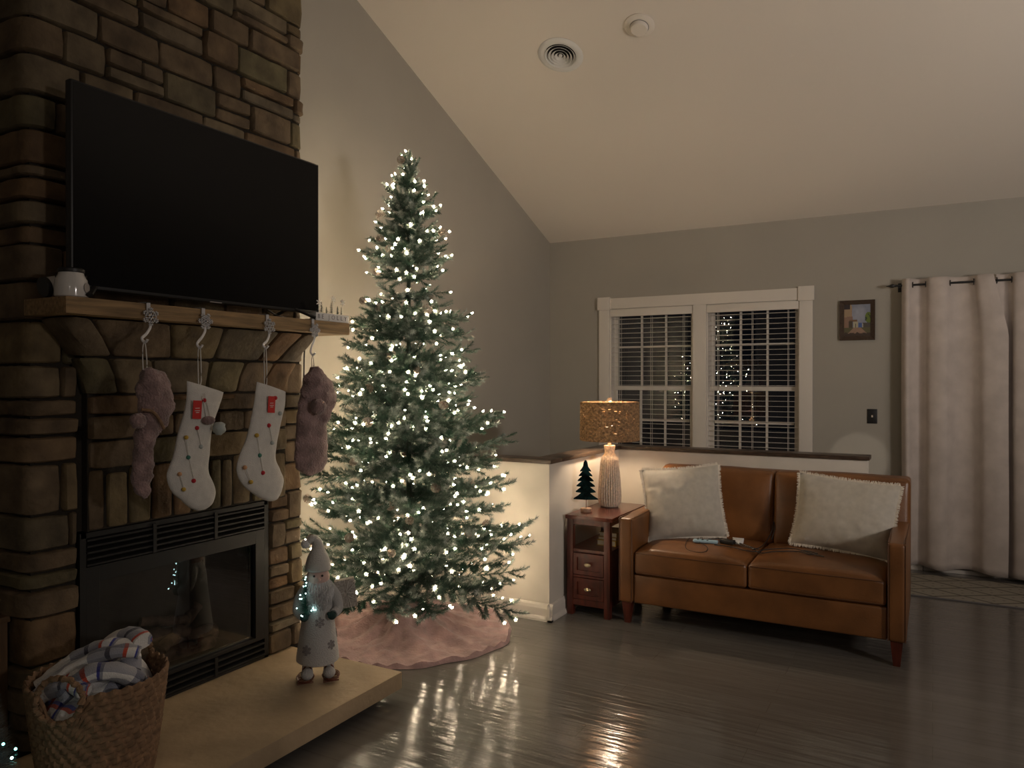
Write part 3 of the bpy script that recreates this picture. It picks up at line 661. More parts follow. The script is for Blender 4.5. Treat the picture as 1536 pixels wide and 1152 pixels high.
def loop(t, y, z0, z1, dy=.01):
    pts = catmull([(-2.552, y, z0 + .002), (-2.556, y + .007, z0 - .02), (-2.556, y + dy, z1 + .02), (-2.556, y + dy * .6, z1 - .01), (-2.556, y - dy * .2, z1 - .01), (-2.556, y - dy * .4, z1 + .02), (-2.556, y - .005, z0 - .02)], 5, closed=True)
    MB().sweep(pts, .0022, n=6, closed=True).build('hanging_loop', 'felt', t)
hanger(1.843, 0, 0, 1.795, 1.622, 'silver snowflake hanger holding the leftmost pink stocking')
hanger(2.090, 0, 1, 2.036, 1.612, 'silver ring-centred snowflake hanger holding the white stocking with a knitted tag')
hanger(2.430, 0, 0, 2.377, 1.622, 'silver snowflake hanger holding the white stocking nearer the tree')
hanger(2.714, 0, 1, 2.665, 1.601, 'silver snowflake hanger at the right mantel end below the sign')

def sock(path_, hw, th, name, m, t, X=-2.556, wrinkle=0, n=16, k=7, cap_round=True):
    """path: [(y,z)], hw list of in-plane half widths, th list of half thickness"""
    P = catmull([(X, y, z) for y, z in path_], k); Nn = len(P)
    def lerpl(L): 
        def f(t):
            s = t * (len(L) - 1); i = min(int(s), len(L) - 2); q = s - i; q = q * q * (3 - 2 * q); return L[i] * (1 - q) + L[i + 1] * q
        return f
    fa, fb = lerpl(hw), lerpl(th)
    b = MB(); b.sweep(P, fa, fb, up=(1, 0, 0), n=n)
    if wrinkle:
        for i, v in enumerate(b.v):
            v = Vector(v); d = noise.noise(v * 28) * wrinkle + noise.noise(v * 70) * wrinkle * .4; c = P[min(i // n, Nn - 1)]; r = (v - c)
            if r.length > 1e-5: v = v + r.normalized() * d
            b.v[i] = tuple(v)
    return b.build(name, m, t)
def white_stocking(rows_, hz, label, poms=()):
    """rows_: (z, centre y, half width) from the slanted top down to the toe"""
    t = thing('christmas_stocking', label, 'stocking', hz, group=None)
    P = catmull([(c, z, w) for z, c, w in rows_], 8); n = 26; vs = []; fs = []; N = len(P)
    zt = rows_[0][0]
    for k, p in enumerate(P):
        f = k / (N - 1); th = .021 * min(1, (1 - f) * 7) ** .5 * min(1, .45 + f * 4) + .002
        for i in range(n):
            a = 2 * PI * i / n; ca = math.copysign(abs(math.cos(a)) ** .8, math.cos(a)); y = p.x + p.z * ca; z = p.y
            q = max(0, 1 - (zt - z) / .10); z -= (y - rows_[0][1]) * .27 * q
            vs.append((-2.556 + th * math.sin(a) + .002 * noise.noise((y * 30, z * 30, 1)), y, z))
    for k in range(N - 1):
        for i in range(n): fs.append((k * n + i, k * n + (i + 1) % n, (k + 1) * n + (i + 1) % n, (k + 1) * n + i))
    fs += [tuple(reversed(range(n))), tuple((N - 1) * n + i for i in range(n))]
    MB().add(vs, fs).build('sock', 'felt', t)
    for (y, z, mk, r) in poms:
        MB().sphere((-2.531, y, z), r, 10, 7).build('felt_ball', mk, t)
    return t
pm2 = [(2.04, 1.402, 'red', .0085), (2.006, 1.294, 'red', .0085), (1.957, 1.26, 'mustard', .0085), (2.024, 1.219, 'grey', .0085), (1.966, 1.182, 'green', .0085), (1.927, 1.121, 'peach', .0085), (1.99, 1.088, 'red', .009), (1.945, 1.06, 'mustard', .0085)]
s2 = white_stocking([(1.455, 2.067, .088), (1.388, 2.055, .079), (1.28, 2.018, .077), (1.185, 2.0, .084), (1.118, 1.984, .094), (1.057, 2.007, .098), (1.017, 2.031, .081), (.980, 2.042, .050), (.963, 2.042, .016)], (-2.556, 2.03, 1.61), 'white felt stocking with pompoms and a knitted tag, second from left', poms=pm2)
pm3 = [(2.412, 1.404, 'red', .0095), (2.440, 1.335, 'grey', .0095), (2.375, 1.285, 'red', .0095), (2.308, 1.246, 'mustard', .0095), (2.394, 1.208, 'grey', .0095), (2.323, 1.159, 'green', .0095), (2.341, 1.082, 'red', .0095), (2.243, 1.115, 'peach', .0095), (2.275, 1.05, 'mustard', .0095)]
s3 = white_stocking([(1.452, 2.414, .083), (1.362, 2.399, .088), (1.248, 2.366, .087), (1.142, 2.331, .103), (1.086, 2.343, .117), (1.033, 2.371, .111), (.985, 2.396, .073), (.957, 2.408, .034), (.949, 2.41, .010)], (-2.556, 2.37, 1.60), 'white felt stocking with pompoms and a red card tag, third from left', poms=pm3)
loop(s2, 2.036, 1.612, 1.475); loop(s3, 2.377, 1.622, 1.468)
def yarn(t, pts): MB().sweep([( -2.529, y, z) for y, z in pts], .0016, n=5).build('yarn', 'felt', t)
for d_, e_ in ((0, 0),):
    yarn(s2, [(2.006, 1.29), (2.024, 1.222)]); yarn(s2, [(1.955, 1.255), (1.966, 1.185), (1.99, 1.09)]); yarn(s2, [(1.927, 1.12), (1.945, 1.062)]); yarn(s2, [(2.03, 1.42), (2.05, 1.32)]); yarn(s2, [(2.04, 1.43), (2.075, 1.30)])
    yarn(s3, [(2.375, 1.285), (2.394, 1.21)]); yarn(s3, [(2.308, 1.246), (2.323, 1.16), (2.341, 1.084)]); yarn(s3, [(2.243, 1.115), (2.275, 1.05)])
def card(t, y, z, dy=0):
    b = MB(); b.box(-2.528, -2.5265, -.020, .020, -.036, .036); o = b.xf(Matrix.Translation((0, y, z)) @ Matrix.Rotation(R(-4), 4, 'X')).build('paper_tag', 'redtag', t, smooth=False)
    for q, hw in ((.006, .010), (-.004, .012), (-.011, .008)):
        b = MB(); b.box(-2.5264, -2.5255, y - hw, y + hw, z + q - .0012, z + q + .0012); b.build('tag_print', 'white', t, smooth=False)
card(s2, 2.004, 1.366); card(s3, 2.387, 1.376)
b = MB(); b.sphere((-2.522, 2.052, 1.322), .022, 12, 8, sy=1.3, sz=.8); b.build('knitted_heart', 'pinkfur', s2)
b = MB(); b.sphere((-2.515, 2.098, 1.288), .026, 14, 10)
for i, v in enumerate(b.v):
    v = Vector(v); c = Vector((-2.515, 2.098, 1.288)); b.v[i] = tuple(c + (v - c) * (1 + .25 * noise.noise(v * 120)))
b.build('fluffy_pompom', 'grey', s2)
# pink chenille stockings
t = thing('christmas_stocking', 'dusty pink chenille stocking hanging folded and narrow, leftmost', 'stocking', (-2.556, 1.795, 1.62))
sock([(1.803, 1.515), (1.812, 1.46), (1.822, 1.40), (1.818, 1.34), (1.80, 1.27), (1.79, 1.2), (1.785, 1.13), (1.79, 1.08), (1.797, 1.045)], [.020, .040, .046, .045, .040, .040, .038, .030, .010], [.02, .035, .04, .035, .03, .03, .028, .025, .01], 'sock', 'pinkfur', t, wrinkle=.010, n=24, k=9)
sock([(1.80, 1.525), (1.825, 1.47), (1.845, 1.40), (1.85, 1.34), (1.835, 1.29)], [.020, .064, .064, .046, .014], [.02, .038, .044, .035, .01], 'cuff', 'pinkfur', t, X=-2.55, wrinkle=.014, n=24, k=8)
pts = catmull([(-2.515, 1.755, 1.375), (-2.505, 1.79, 1.368), (-2.508, 1.82, 1.34), (-2.512, 1.845, 1.30)], 5); MB().sweep(pts, .006, n=7).build('braided_cord', 'basket', t)
b = MB(); b.sphere((-2.515, 1.742, 1.335), .028, 14, 10)
for i, v in enumerate(b.v):
    v = Vector(v); c = Vector((-2.515, 1.742, 1.335)); b.v[i] = tuple(c + (v - c) * (1 + .22 * noise.noise(v * 110)))
b.build('fluffy_pompom', 'pinkfur', t); loop(t, 1.795, 1.622, 1.52, .012)
t = thing('christmas_stocking', 'dusty pink chenille stocking with round toe at the right mantel end', 'stocking', (-2.556, 2.665, 1.60))
sock([(2.672, 1.52), (2.668, 1.46), (2.665, 1.38), (2.662, 1.29), (2.660, 1.20), (2.658, 1.12), (2.652, 1.07), (2.648, 1.035)], [.018, .05, .080, .090, .096, .102, .086, .02], [.02, .035, .04, .04, .04, .04, .035, .012], 'sock', 'pinkfur', t, wrinkle=.007, n=24, k=9)
sock([(2.672, 1.545), (2.680, 1.49), (2.692, 1.43), (2.705, 1.37), (2.72, 1.31), (2.735, 1.265)], [.016, .066, .104, .104, .062, .016], [.018, .042, .052, .052, .04, .012], 'cuff', 'pinkfur', t, X=-2.55, wrinkle=.014, n=24, k=9)
b = MB(); b.sphere((-2.49, 2.635, 1.36), .036, 14, 10)
for i, v in enumerate(b.v):
    v = Vector(v); c = Vector((-2.49, 2.635, 1.36)); b.v[i] = tuple(c + (v - c) * (1 + .2 * noise.noise(v * 100)))
b.build('fluffy_pompom', 'pinkfur', t); loop(t, 2.667, 1.601, 1.535, .01)

# ------------------------------------------------------------ basket and blanket
BC = Vector((-2.505, 1.585, .126)); BH = .355
bk = thing('wicker_basket', 'round braided wicker basket holding a plaid blanket on the hearth', 'basket', tuple(BC))
def brad(z): return .165 + .048 * (z / BH) ** .8
def rimz(a): return 0
b = MB(); rows = 17; n = 150
for k in range(rows):
    z = BH * (k + .5) / rows; hh = BH / rows * .60; vs = []; fs = []
    for i in range(n):
        a = 2 * PI * i / n; tw = .5 + .5 * math.cos(a * 34 + k * PI * .62); rr = brad(z) + .004 * (tw - .5) * 2
        for j in range(8):
            t_ = 2 * PI * j / 8; dip = sum(.078 * math.exp(-(((a - q + PI) % (2 * PI) - PI) / .30) ** 4) for q in (R(-62), R(118))) * (k / (rows - 1)) ** 2.2; vs.append((BC.x + (rr + .0065 * math.cos(t_)) * math.cos(a), BC.y + (rr + .0065 * math.cos(t_)) * math.sin(a), BC.z + z - dip + hh * (.8 + .3 * tw) * math.sin(t_) + .003 * math.sin(a * 34 + k * PI * .62 + 1.2)))
    for i in range(n):
        for j in range(8): fs.append((i * 8 + j, ((i + 1) % n) * 8 + j, ((i + 1) % n) * 8 + (j + 1) % 8, i * 8 + (j + 1) % 8))
    b.add(vs, fs)
b.build('woven_body', 'basket', bk)
MB().lathe([(0, .004), (.16, .004)], 32, tuple(BC), caps=False).build('basket_base', 'basket', bk)
for a0 in (R(-62), R(118)):
    b = MB(); c = BC + Vector((math.cos(a0) * (brad(BH) + .004), math.sin(a0) * (brad(BH) + .004), BH - .008)); pts = []
    for i in range(64):
        a = 2 * PI * i / 64; s = .074 * math.cos(a); pts.append(c + Vector((-math.sin(a0) * s, math.cos(a0) * s, .07 * math.sin(a) + .0)) + Vector((math.cos(a0), math.sin(a0), 0)) * (.004 * math.cos(a * 14) + (0.012 if math.sin(a) < 0 else 0)))
    b.sweep(pts, lambda t: .0095 + .002 * math.cos(t * 2 * PI * 22), n=8, closed=True); b.build('handle', 'basket', bk)
# blanket: lobed folds inside the basket
bl = thing('plaid_blanket', 'white, grey and navy plaid fleece blanket heaped in the basket', 'blanket', (BC.x, BC.y, .45))
def uvify(o, s=1.0, src=None):
    me = o.data; uv = me.uv_layers.new(name='UVMap')
    for lp in me.loops:
        c = me.vertices[lp.vertex_index].co; uv.data[lp.index].uv = src(c, lp.vertex_index) if src else ((c.x + .6 * c.z) * s, (c.y + .4 * c.z) * s)
b = MB(); n = 44; vs = []; fs = []
for j in range(n + 1):
    for i in range(n + 1):
        u, v = i / n * 2 - 1, j / n * 2 - 1; r = max(abs(u), abs(v)); a = math.atan2(v, u); rr = r * .196
        x, y = rr * math.cos(a), rr * math.sin(a); f = 1 - (r ** 2.5)
        z = .40 + .075 * f + .05 * noise.noise(Vector((x * 9, y * 9, 2))) + .03 * abs(noise.noise(Vector((x * 22, y * 8, 5)))) - .05 * r ** 4 + .05 * max(0, y / .2) * f
        vs.append((BC.x + x, BC.y + y, z + .02))
for j in range(n):
    for i in range(n): fs.append((j * (n + 1) + i, j * (n + 1) + i + 1, (j + 1) * (n + 1) + i + 1, (j + 1) * (n + 1) + i))
b.add(vs, fs); o = b.build('blanket_heap', 'plaid', bl); uvify(o, 1, lambda c, i: (c.x * 1.7 + c.y * .5, c.y * 1.7 - c.x * .4))
folds = [([(-.15, -.12, .46), (-.10, -.02, .535), (-.02, .05, .575), (.06, .07, .56), (.12, .04, .50)], .036, .022), ([(-.10, -.16, .45), (-.04, -.06, .53), (.06, .02, .575), (.11, .08, .56)], .034, .02),
         ([(-.17, .0, .45), (-.12, .09, .53), (-.03, .13, .585), (.07, .12, .58)], .04, .028), ([(.02, -.14, .47), (.07, -.07, .53), (.13, -.0, .52), (.15, .05, .47)], .036, .03), ([(-.05, -.17, .465), (.03, -.12, .505), (.10, -.11, .49)], .03, .026),
         ([(-.18, -.06, .46), (-.14, .03, .505), (-.09, .08, .54)], .034, .02)]
for k, (p, ra, rb) in enumerate(folds):
    b = MB(); P = catmull([(BC.x + x, BC.y + y, z - .02) for x, y, z in p], 7); b.sweep(P, lambda t: ra * (1.1 - .5 * abs(t - .5)), lambda t: rb, n=14)
    for i, v in enumerate(b.v): b.v[i] = tuple(Vector(v) + Vector((0, 0, .008)) * noise.noise(Vector(v) * 30))
    o = b.build('blanket_fold', 'plaid', bl, fix=False); uvify(o, 1.5, (lambda q: (lambda c, i: ((i // 14) * .015 * 1.5 + q * .31, abs((i % 14) - 7) / 7 * ra * 3 * 1.5 + q * .17)))(k))

# cabinet corner and glittering small tree at the far left
t = thing('cabinet', 'brown wooden cabinet corner at the left edge of the picture', 'cabinet', (-3.13, 1.2, 0))
MB().box(-3.3, -2.955, .95, 1.525, .04, .60).build('cabinet_body', 'cabinet', t, bevel=.003); MB().box(-3.31, -2.945, .94, 1.53, .60, .622).build('cabinet_top', 'cabinet', t, bevel=.003); MB().box(-3.28, -2.98, .98, 1.5, 0, .04).build('toe_kick', 'cabinet', t, smooth=False)
TC = (-2.36, 1.165, .126)
t = thing('tinsel_tree', 'small silver tinsel tree with teal lights at the left edge', 'artificial tree', TC)
b = MB(); rr = random.Random(5)
for k in range(2600):
    f = rr.random(); z = TC[2] + .06 + .44 * f; q = .105 * (1 - f) ** .8 + .01; a = rr.uniform(0, 2 * PI); w = .0016; q0 = q * rr.uniform(.2, .6); dz = rr.uniform(-.01, .02)
    b.add([(TC[0] + q0 * math.cos(a) - w * math.sin(a), TC[1] + q0 * math.sin(a) + w * math.cos(a), z), (TC[0] + q0 * math.cos(a) + w * math.sin(a), TC[1] + q0 * math.sin(a) - w * math.cos(a), z), (TC[0] + q * math.cos(a), TC[1] + q * math.sin(a), z + dz)], [(0, 1, 2)])
o = b.build('tinsel', 'tinsel', t, fix=False, smooth=False); o['kind'] = 'stuff'
MB().sweep([(TC[0], TC[1], TC[2] + .01), (TC[0], TC[1], TC[2] + .5)], .006, n=6).build('stem', 'black', t); MB().lathe([(0, 0), (.05, 0), (.045, .015), (0, .018)], 20, TC, caps=False).build('foot', 'black', t)
for k in range(26):
    f = rr.random(); a = rr.uniform(-2.2, 1.5); q = .105 * (1 - f) ** .8 + .006
    MB().sphere((TC[0] + q * math.cos(a), TC[1] + q * math.sin(a), TC[2] + .06 + .44 * f), .004, 6, 4).build('light', 'tealbulb' if k % 3 else 'coolbulb', t)

# ------------------------------------------------------------ santa figure
SP = Vector((-2.445, 2.585, .126))
st = thing('santa_figure', 'standing plush Santa in white coat and knit hat on snowshoes', 'figurine', tuple(SP), (0, 0, R(-46)))
st['rot'] = 1   # local: -y faces the viewer after rotation? local +x is the figure's front
FR = R(0)
def sb(): return MB()
def sbuild(b, name, m, label=None, **k):
    o = b.build(name, m, st, off=False, label=label, **k); return o
# front of the figure is local +x ; figure's side axis is y
for s in (-1, 1):
    y = .048 * s
    b = sb(); rr = random.Random(3 + s)
    for ring in range(4):
        q = .75 + .09 * ring; pts = [(.02 + .062 * q * math.cos(a) , y + s * .008 + .038 * q * math.sin(a), .006 + .004 * ring % 3 + rr.uniform(0, .004)) for a in [2 * PI * i / 26 for i in range(26)]]; b.sweep(pts, .0022, n=5, closed=True)
    for k in range(9):
        x = .02 - .05 + .0125 * k; b.sweep([(x, y + s * .008 - .034, .006), (x + rr.uniform(-.01, .01), y + s * .008 + .034, .008)], .0018, n=5)
    sbuild(b, 'snowshoe', 'shoe')
    b = sb(); b.sphere((.035, y, .036), .028, 16, 10, sz=.92, sx=1.05); sbuild(b, 'boot', 'santacoat')
    b = sb(); pts = catmull([(.018, y - .027, .014), (.02, y - .018, .052), (.02, y, .068), (.02, y + .018, .052), (.018, y + .027, .014)], 5); b.sweep(pts, .0035, n=6); sbuild(b, 'boot_strap', 'shoe')
    b = sb(); b.sweep([(0, y, .03), (0, y * .95, .09), (0, y * .9, .14)], .024, n=12); sbuild(b, 'leg', 'santacoat')
prof = [(.086, .082), (.095, .088), (.094, .11), (.086, .17), (.076, .24), (.068, .31), (.064, .36), (.058, .40), (.045, .43), (.03, .445)]
b = sb(); b.lathe(prof, 36, (0, 0, 0), flute=lambda r, z, a: r * (1 + .03 * math.sin(3 * a + 1) * (1 if z < .2 else .3)))
sbuild(b, 'coat', 'santacoat')
def coatr(z):
    for (r0, z0), (r1, z1) in zip(prof, prof[1:]):
        if z0 <= z <= z1: return r0 + (r1 - r0) * (z - z0) / (z1 - z0 + 1e-9)
    return .06
for (ay, z, r) in ((.1, .275, .024), (-.62, .155, .022), (.72, .17, .021), (1.7, .2, .02)):
    b = sb(); snowflake(b, (0, 0), r, .003, .0045, lambda a, c, d: ((coatr(z + c) + .0005 + d) * math.cos(ay + a / .08), (coatr(z + c) + .0005 + d) * math.sin(ay + a / .08), z + c), branches=2, rot=R(30)); sbuild(b, 'coat_snowflake', 'flakegrey', smooth=False)
b = sb(); b.sphere((.004, 0, .462), .052, 20, 14, sz=.95); sbuild(b, 'head', 'skin')
for s in (-1, 1):
    b = sb(); b.sphere((.054, .018 * s, .479), .0052, 10, 8); sbuild(b, 'eye', 'black')
b = sb(); b.sphere((.060, .002, .464), .010, 12, 8); sbuild(b, 'nose', 'skin')
b = sb(); rr = random.Random(9)
for k in range(420):
    a = rr.uniform(-1.45, 1.45); z0 = .458 - rr.random() * .03 - .01 * math.cos(a); L = rr.uniform(.06, .13) * (1 - .45 * abs(a) / 1.45); r0 = .046
    p = [(r0 * math.cos(a), r0 * math.sin(a) * 1.05, z0)]; w_ = rr.uniform(-.25, .25)
    for j in range(1, 5):
        f = j / 4; rad = r0 + .030 * math.sin(f * 2.2) ; aa = a * (1 - .30 * f) + w_ * f * .5; p.append((rad * math.cos(aa) + .006, rad * math.sin(aa), z0 - L * f))
    b.sweep(p, lambda t: .0032 * (1.1 - t), n=4)
sbuild(b, 'beard', 'beard')
b = sb(); b.lathe([(.053, .494), (.057, .499), (.056, .52), (.048, .55), (.036, .575), (.027, .595)], 30, caps=False)
for i, v in enumerate(b.v): b.v[i] = (v[0] - (v[2] - .48) * .12, v[1], v[2])
P = catmull([(-.013, 0, .59), (-.014, -.004, .615), (-.008, -.018, .635), (.0, -.034, .632), (.004, -.046, .618)], 6); b.sweep(P, lambda t: .028 - .017 * t, n=14)
sbuild(b, 'knit_hat', 'knit')
b = sb(); b.sphere((.008, -.056, .615), .019, 14, 10)
for i, v in enumerate(b.v):
    v = Vector(v); c = Vector((.008, -.056, .615)); b.v[i] = tuple(c + (v - c) * (1 + .2 * noise.noise(v * 130)))
sbuild(b, 'hat_pompom', 'beard')
for s in (-1, 1):
    b = sb(); P = catmull([(0, .05 * s, .41), (.0, .078 * s, .37), (.018, .088 * s, .32), (.055, .066 * s, .305)], 6); b.sweep(P, lambda t: .027 - .006 * t, n=14); sbuild(b, 'arm', 'santacoat')
    b = sb(); b.sphere((.068, .06 * s, .302), .019, 14, 10, sx=1.2); b.sphere((.066, .045 * s, .31), .008, 8, 6); sbuild(b, 'mitten', 'mitten')
b = sb(); brush_tree(b, (.062, -.055, .30), .045, .19, 900, 4); b.build('held_tree', M['green'], st, fix=False, off=False, smooth=False)
rr = random.Random(21)
for k in range(16):
    f = rr.random() ** 1.2; a = rr.uniform(-1.3, 1.5); q = .045 * (1 - f) + .003
    b = sb(); b.sphere((.062 + q * math.cos(a), -.055 + q * math.sin(a), .32 + .16 * f), .0028, 6, 4); sbuild(b, 'held_tree_light', 'coolbulb')
b = sb(); Mg = Matrix.Translation((-.02, .125, .375)) @ Matrix.Rotation(R(8), 4, 'X'); b.box(-.02, .02, -.045, .045, -.065, .065); b.xf(Mg); gift = sbuild(b, 'gift_box', 'giftgrey', bevel=.003)
b = sb(); b.sweep([tuple(Mg @ Vector(p)) for p in ((.0215, -.046, .01), (.0215, .046, .0))], .0015, n=5); b.sweep([tuple(Mg @ Vector(p)) for p in ((.0215, 0, .066), (.0215, .004, -.066))], .0015, n=5)
b.sweep([tuple(Mg @ Vector(p)) for p in catmull([(.023, 0, .0), (.03, .02, .06), (.03, .05, .05), (.024, .003, .002), (.03, .04, -.03), (.028, .062, -.02), (.024, .01, -.0), (.026, .02, -.09)], 5)], .0014, n=5); sbuild(b, 'twine', 'felt')

# ------------------------------------------------------------ side table
tx0, tx1, ty0, ty1, th_ = -2.035, -1.745, 4.385, 4.985, .63
tb = thing('side_table', 'narrow cherry wood side table with two drawers and open shelf', 'side table', ((tx0 + tx1) / 2, 4.68, 0))
MB().box(tx0 - .008, tx1 + .02, ty0 - .012, ty1 + .012, th_ - .024, th_).build('table_top', 'cherryh', tb, bevel=.003)
L = .04
for x in (tx0, tx1 - L):
    for y in (ty0, ty1 - L): MB().box(x, x + L, y, y + L, 0, th_ - .024).build('leg', 'cherry', tb, bevel=.002)
for nm, z in (('apron', (.572, .606)), ('lower_rail', (.062, .10))):
    for y in (ty0 + .006, ty1 - .026): MB().box(tx0 + L, tx1 - L, y, y + .02, *z).build(nm, 'cherry', tb, smooth=False)
    for x in (tx0 + .006, tx1 - .026): MB().box(x, x + .02, ty0 + L, ty1 - L, *z).build(nm, 'cherry', tb, smooth=False)
MB().box(tx0 + .006, tx1 - .006, ty0 + .01, ty1 - .01, .398, .416).build('shelf', 'cherry', tb, smooth=False)
for x in (tx0 + .01, tx1 - .02): MB().box(x, x + .01, ty0 + L, ty1 - L, .10, .398).build('side_panel', 'cherry', tb, smooth=False)
MB().box(tx0 + L, tx1 - L, ty1 - .02, ty1 - .012, .1, .398).build('back_panel', 'cherry', tb, smooth=False)
MB().box(tx0 + L, tx1 - L, ty0 + .004, ty0 + .02, .240, .254).build('drawer_divider', 'cherry', tb, smooth=False)
for za, zb in ((.258, .392), (.104, .237)):
    xa, xb = tx0 + L + .003, tx1 - L - .003; b = MB(); y = ty0
    b.box(xa, xb, y + .012, y + .2, za, zb); w = .026
    b.box(xa, xa + w, y - .0, y + .012, za, zb); b.box(xb - w, xb, y, y + .012, za, zb); b.box(xa + w, xb - w, y, y + .012, za, za + w); b.box(xa + w, xb - w, y, y + .012, zb - w, zb)
    d = b.build('drawer', 'cherry', tb, smooth=False)
    cx_, czz = (xa + xb) / 2, (za + zb) / 2
    b = MB(); b.sphere((cx_, y - .012, czz), .021, 18, 12, sx=1.15, sy=.42, sz=.62); b.lathe([(.006, 0), (.006, .022)], 12); b.xf(Matrix.Translation((cx_, y + .012, czz)) @ Matrix.Rotation(PI / 2, 4, 'X'), len(b.v) - 24)
    k = b.build('knob', 'brass', d); 
for i, (z, hh, mm) in enumerate(((.416, .036, 'paper'), (.4525, .018, 'book'), (.471, .028, 'paper'))):
    t = thing('book', ('thick pale book at the bottom of the stack on the table shelf', 'thin brown book in the middle of the stack on the table shelf', 'pale book on top of the stack on the table shelf')[i], 'book', (-1.84, 4.7, z), group='books on the side table shelf')
    xa, xb, ya, yb = -1.905 + .004 * i, -1.775, 4.56 + .01 * i, 4.79 - .01 * i
    b = MB(); b.box(xa, xb, ya, yb, z, z + .003); b.box(xa, xb, ya, yb, z + hh - .003, z + hh); b.box(xb - .003, xb, ya, yb, z + .003, z + hh - .003); b.build('cover', 'book' if i == 1 else 'mustard' if i == 0 else 'book', t, smooth=False)
    MB().box(xa + .004, xb - .004, ya + .004, yb - .004, z + .0032, z + hh - .0032).build('page_block', 'paper', t, smooth=False)

# table lamp
LC = (-1.912, 4.80, .6305)
lp = thing('table_lamp', 'lit lamp with woven drum shade and ribbed cream ceramic base', 'lamp', LC)
pf = [(.055, 0), (.060, .002), (.068, .012), (.0765, .035), (.0785, .06), (.078, .10), (.075, .16), (.070, .22), (.064, .28), (.060, .31), (.056, .328), (.044, .345), (.036, .356), (.033, .366), (.035, .385), (.038, .408), (.038, .412)]
def fl(r, z, a): return r * (1 - (.13 * (1 - abs(math.sin(a * 14))) ** 2 if .02 < z < .335 else 0))
MB().lathe(pf, 28 * 10, LC, flute=fl).build('lamp_base', 'ceramic', lp)
MB().lathe([(.012, .412), (.012, .44), (.018, .442), (.018, .50), (.012, .505)], 20, LC).build('socket', 'ceramic', lp)
LB = (LC[0], LC[1], LC[2] + .56)
MB().sphere(LB, .03, 16, 12, sz=1.25).build('light_bulb', 'lampbulb', lp)
for s in (-1, 1): MB().sweep(catmull([(LC[0] + .012 * s, LC[1], LC[2] + .45), (LC[0] + .055 * s, LC[1], LC[2] + .53), (LC[0] + .05 * s, LC[1], LC[2] + .62), (LC[0] + .004 * s, LC[1], LC[2] + .69)], 6), .002, n=6).build('harp', 'brass', lp)
MB().lathe([(.003, .69), (.004, .705), (.014, .71), (.017, .722), (.012, .734), (.0, .737)], 20, LC).build('finial', 'ceramic', lp)
ZB, ZT, RS = LC[2] + .452, LC[2] + .702, .193
b = MB(); rows = 19; n = 190; rr = random.Random(4)
for k in range(rows):
    z = ZB + (ZT - ZB) * (k + .5) / rows; hh = (ZT - ZB) / rows * .60; vs = []; N_ = 33; ph = (k % 2) * PI + rr.uniform(-.2, .2); jz = [rr.choice([.72, 1.15, 1.2, 1.2, 1.25, 1.25]) for _ in range(N_ * 2)]
    for i in range(n):
        a = 2 * PI * i / n; w = math.cos(N_ * a + ph); s = jz[int(i / n * N_ * 2) % (N_ * 2)]; rad = (RS - .002 * (k / rows)) + .0045 * w
        for j in range(6):
            t_ = 2 * PI * j / 6; vs.append((LC[0] + (rad + .0050 * math.cos(t_)) * math.cos(a), LC[1] + (rad + .0050 * math.cos(t_)) * math.sin(a), z + hh * s * math.sin(t_) * (1 + .12 * w) + .0012 * noise.noise((a * 9, k * 3, 0))))
    b.add(vs, [(i * 6 + j, ((i + 1) % n) * 6 + j, ((i + 1) % n) * 6 + (j + 1) % 6, i * 6 + (j + 1) % 6) for i in range(n) for j in range(6)])
for z in (ZB - .001, ZT + .001):
    b.sweep([(LC[0] + RS * math.cos(a), LC[1] + RS * math.sin(a), z) for a in [2 * PI * i / 90 for i in range(90)]], .005, n=7, closed=True)
b.build('lamp_shade', 'rattan', lp)
b = MB()
for k in range(3):
    a = 2 * PI * k / 3 + .4; b.sweep([(LC[0], LC[1], LC[2] + .69), (LC[0] + .188 * math.cos(a), LC[1] + .188 * math.sin(a), ZT - .004)], .0018, n=5)
b.build('shade_spider', 'brass', lp)

# teal tree ornament
OC = (-1.968, 4.535, .6305)
t = thing('tree_ornament', 'dark teal metal Christmas tree on a thin rod and round wooden base', 'ornament', OC)
MB().lathe([(.036, 0), (.037, .003), (.037, .02), (.035, .023)], 28, OC).build('ornament_base', 'palewood', t)
MB().lathe([(.003, .022), (.003, .09)], 10, OC).build('rod', 'palewood', t)
out = []; tiers = [(.080, .088, .030), (.065, .135, .03), (.060, .172, .026), (.052, .206, .023), (.044, .238, .02), (.036, .268, .017)]
lft = []
for (hw, z, inn) in tiers: lft += [(hw, z - .008), (hw * .98, z - .001), (hw * .62, z + .018), (inn * 1.0, z + .034 if z < .1 else z + .026)]
lft += [(.012, .322), (.004, .335)]
outl = [(0, .078)] + [(a, c) for a, c in lft] + [(-a, c) for a, c in reversed(lft)]
yaw = R(20)
def tf(a, c, d):
    q = math.cos(a / .08 * .9) * .012; x, y = a * math.cos(yaw) - (d - q) * math.sin(yaw) * 0, 0
    return (OC[0] + a * math.cos(yaw) + (d) * math.sin(yaw), OC[1] + a * math.sin(yaw) - (d + q) * math.cos(yaw), OC[2] + c)
MB().prism(outl, tf, -.002, .002).build('tree_cutout', 'teal', t, smooth=False)
MB().sweep([tf(0, .08, -.004), tf(0, .2, -.006), tf(0, .332, -.004)], .004, n=8).build('centre_rib', 'teal', t)

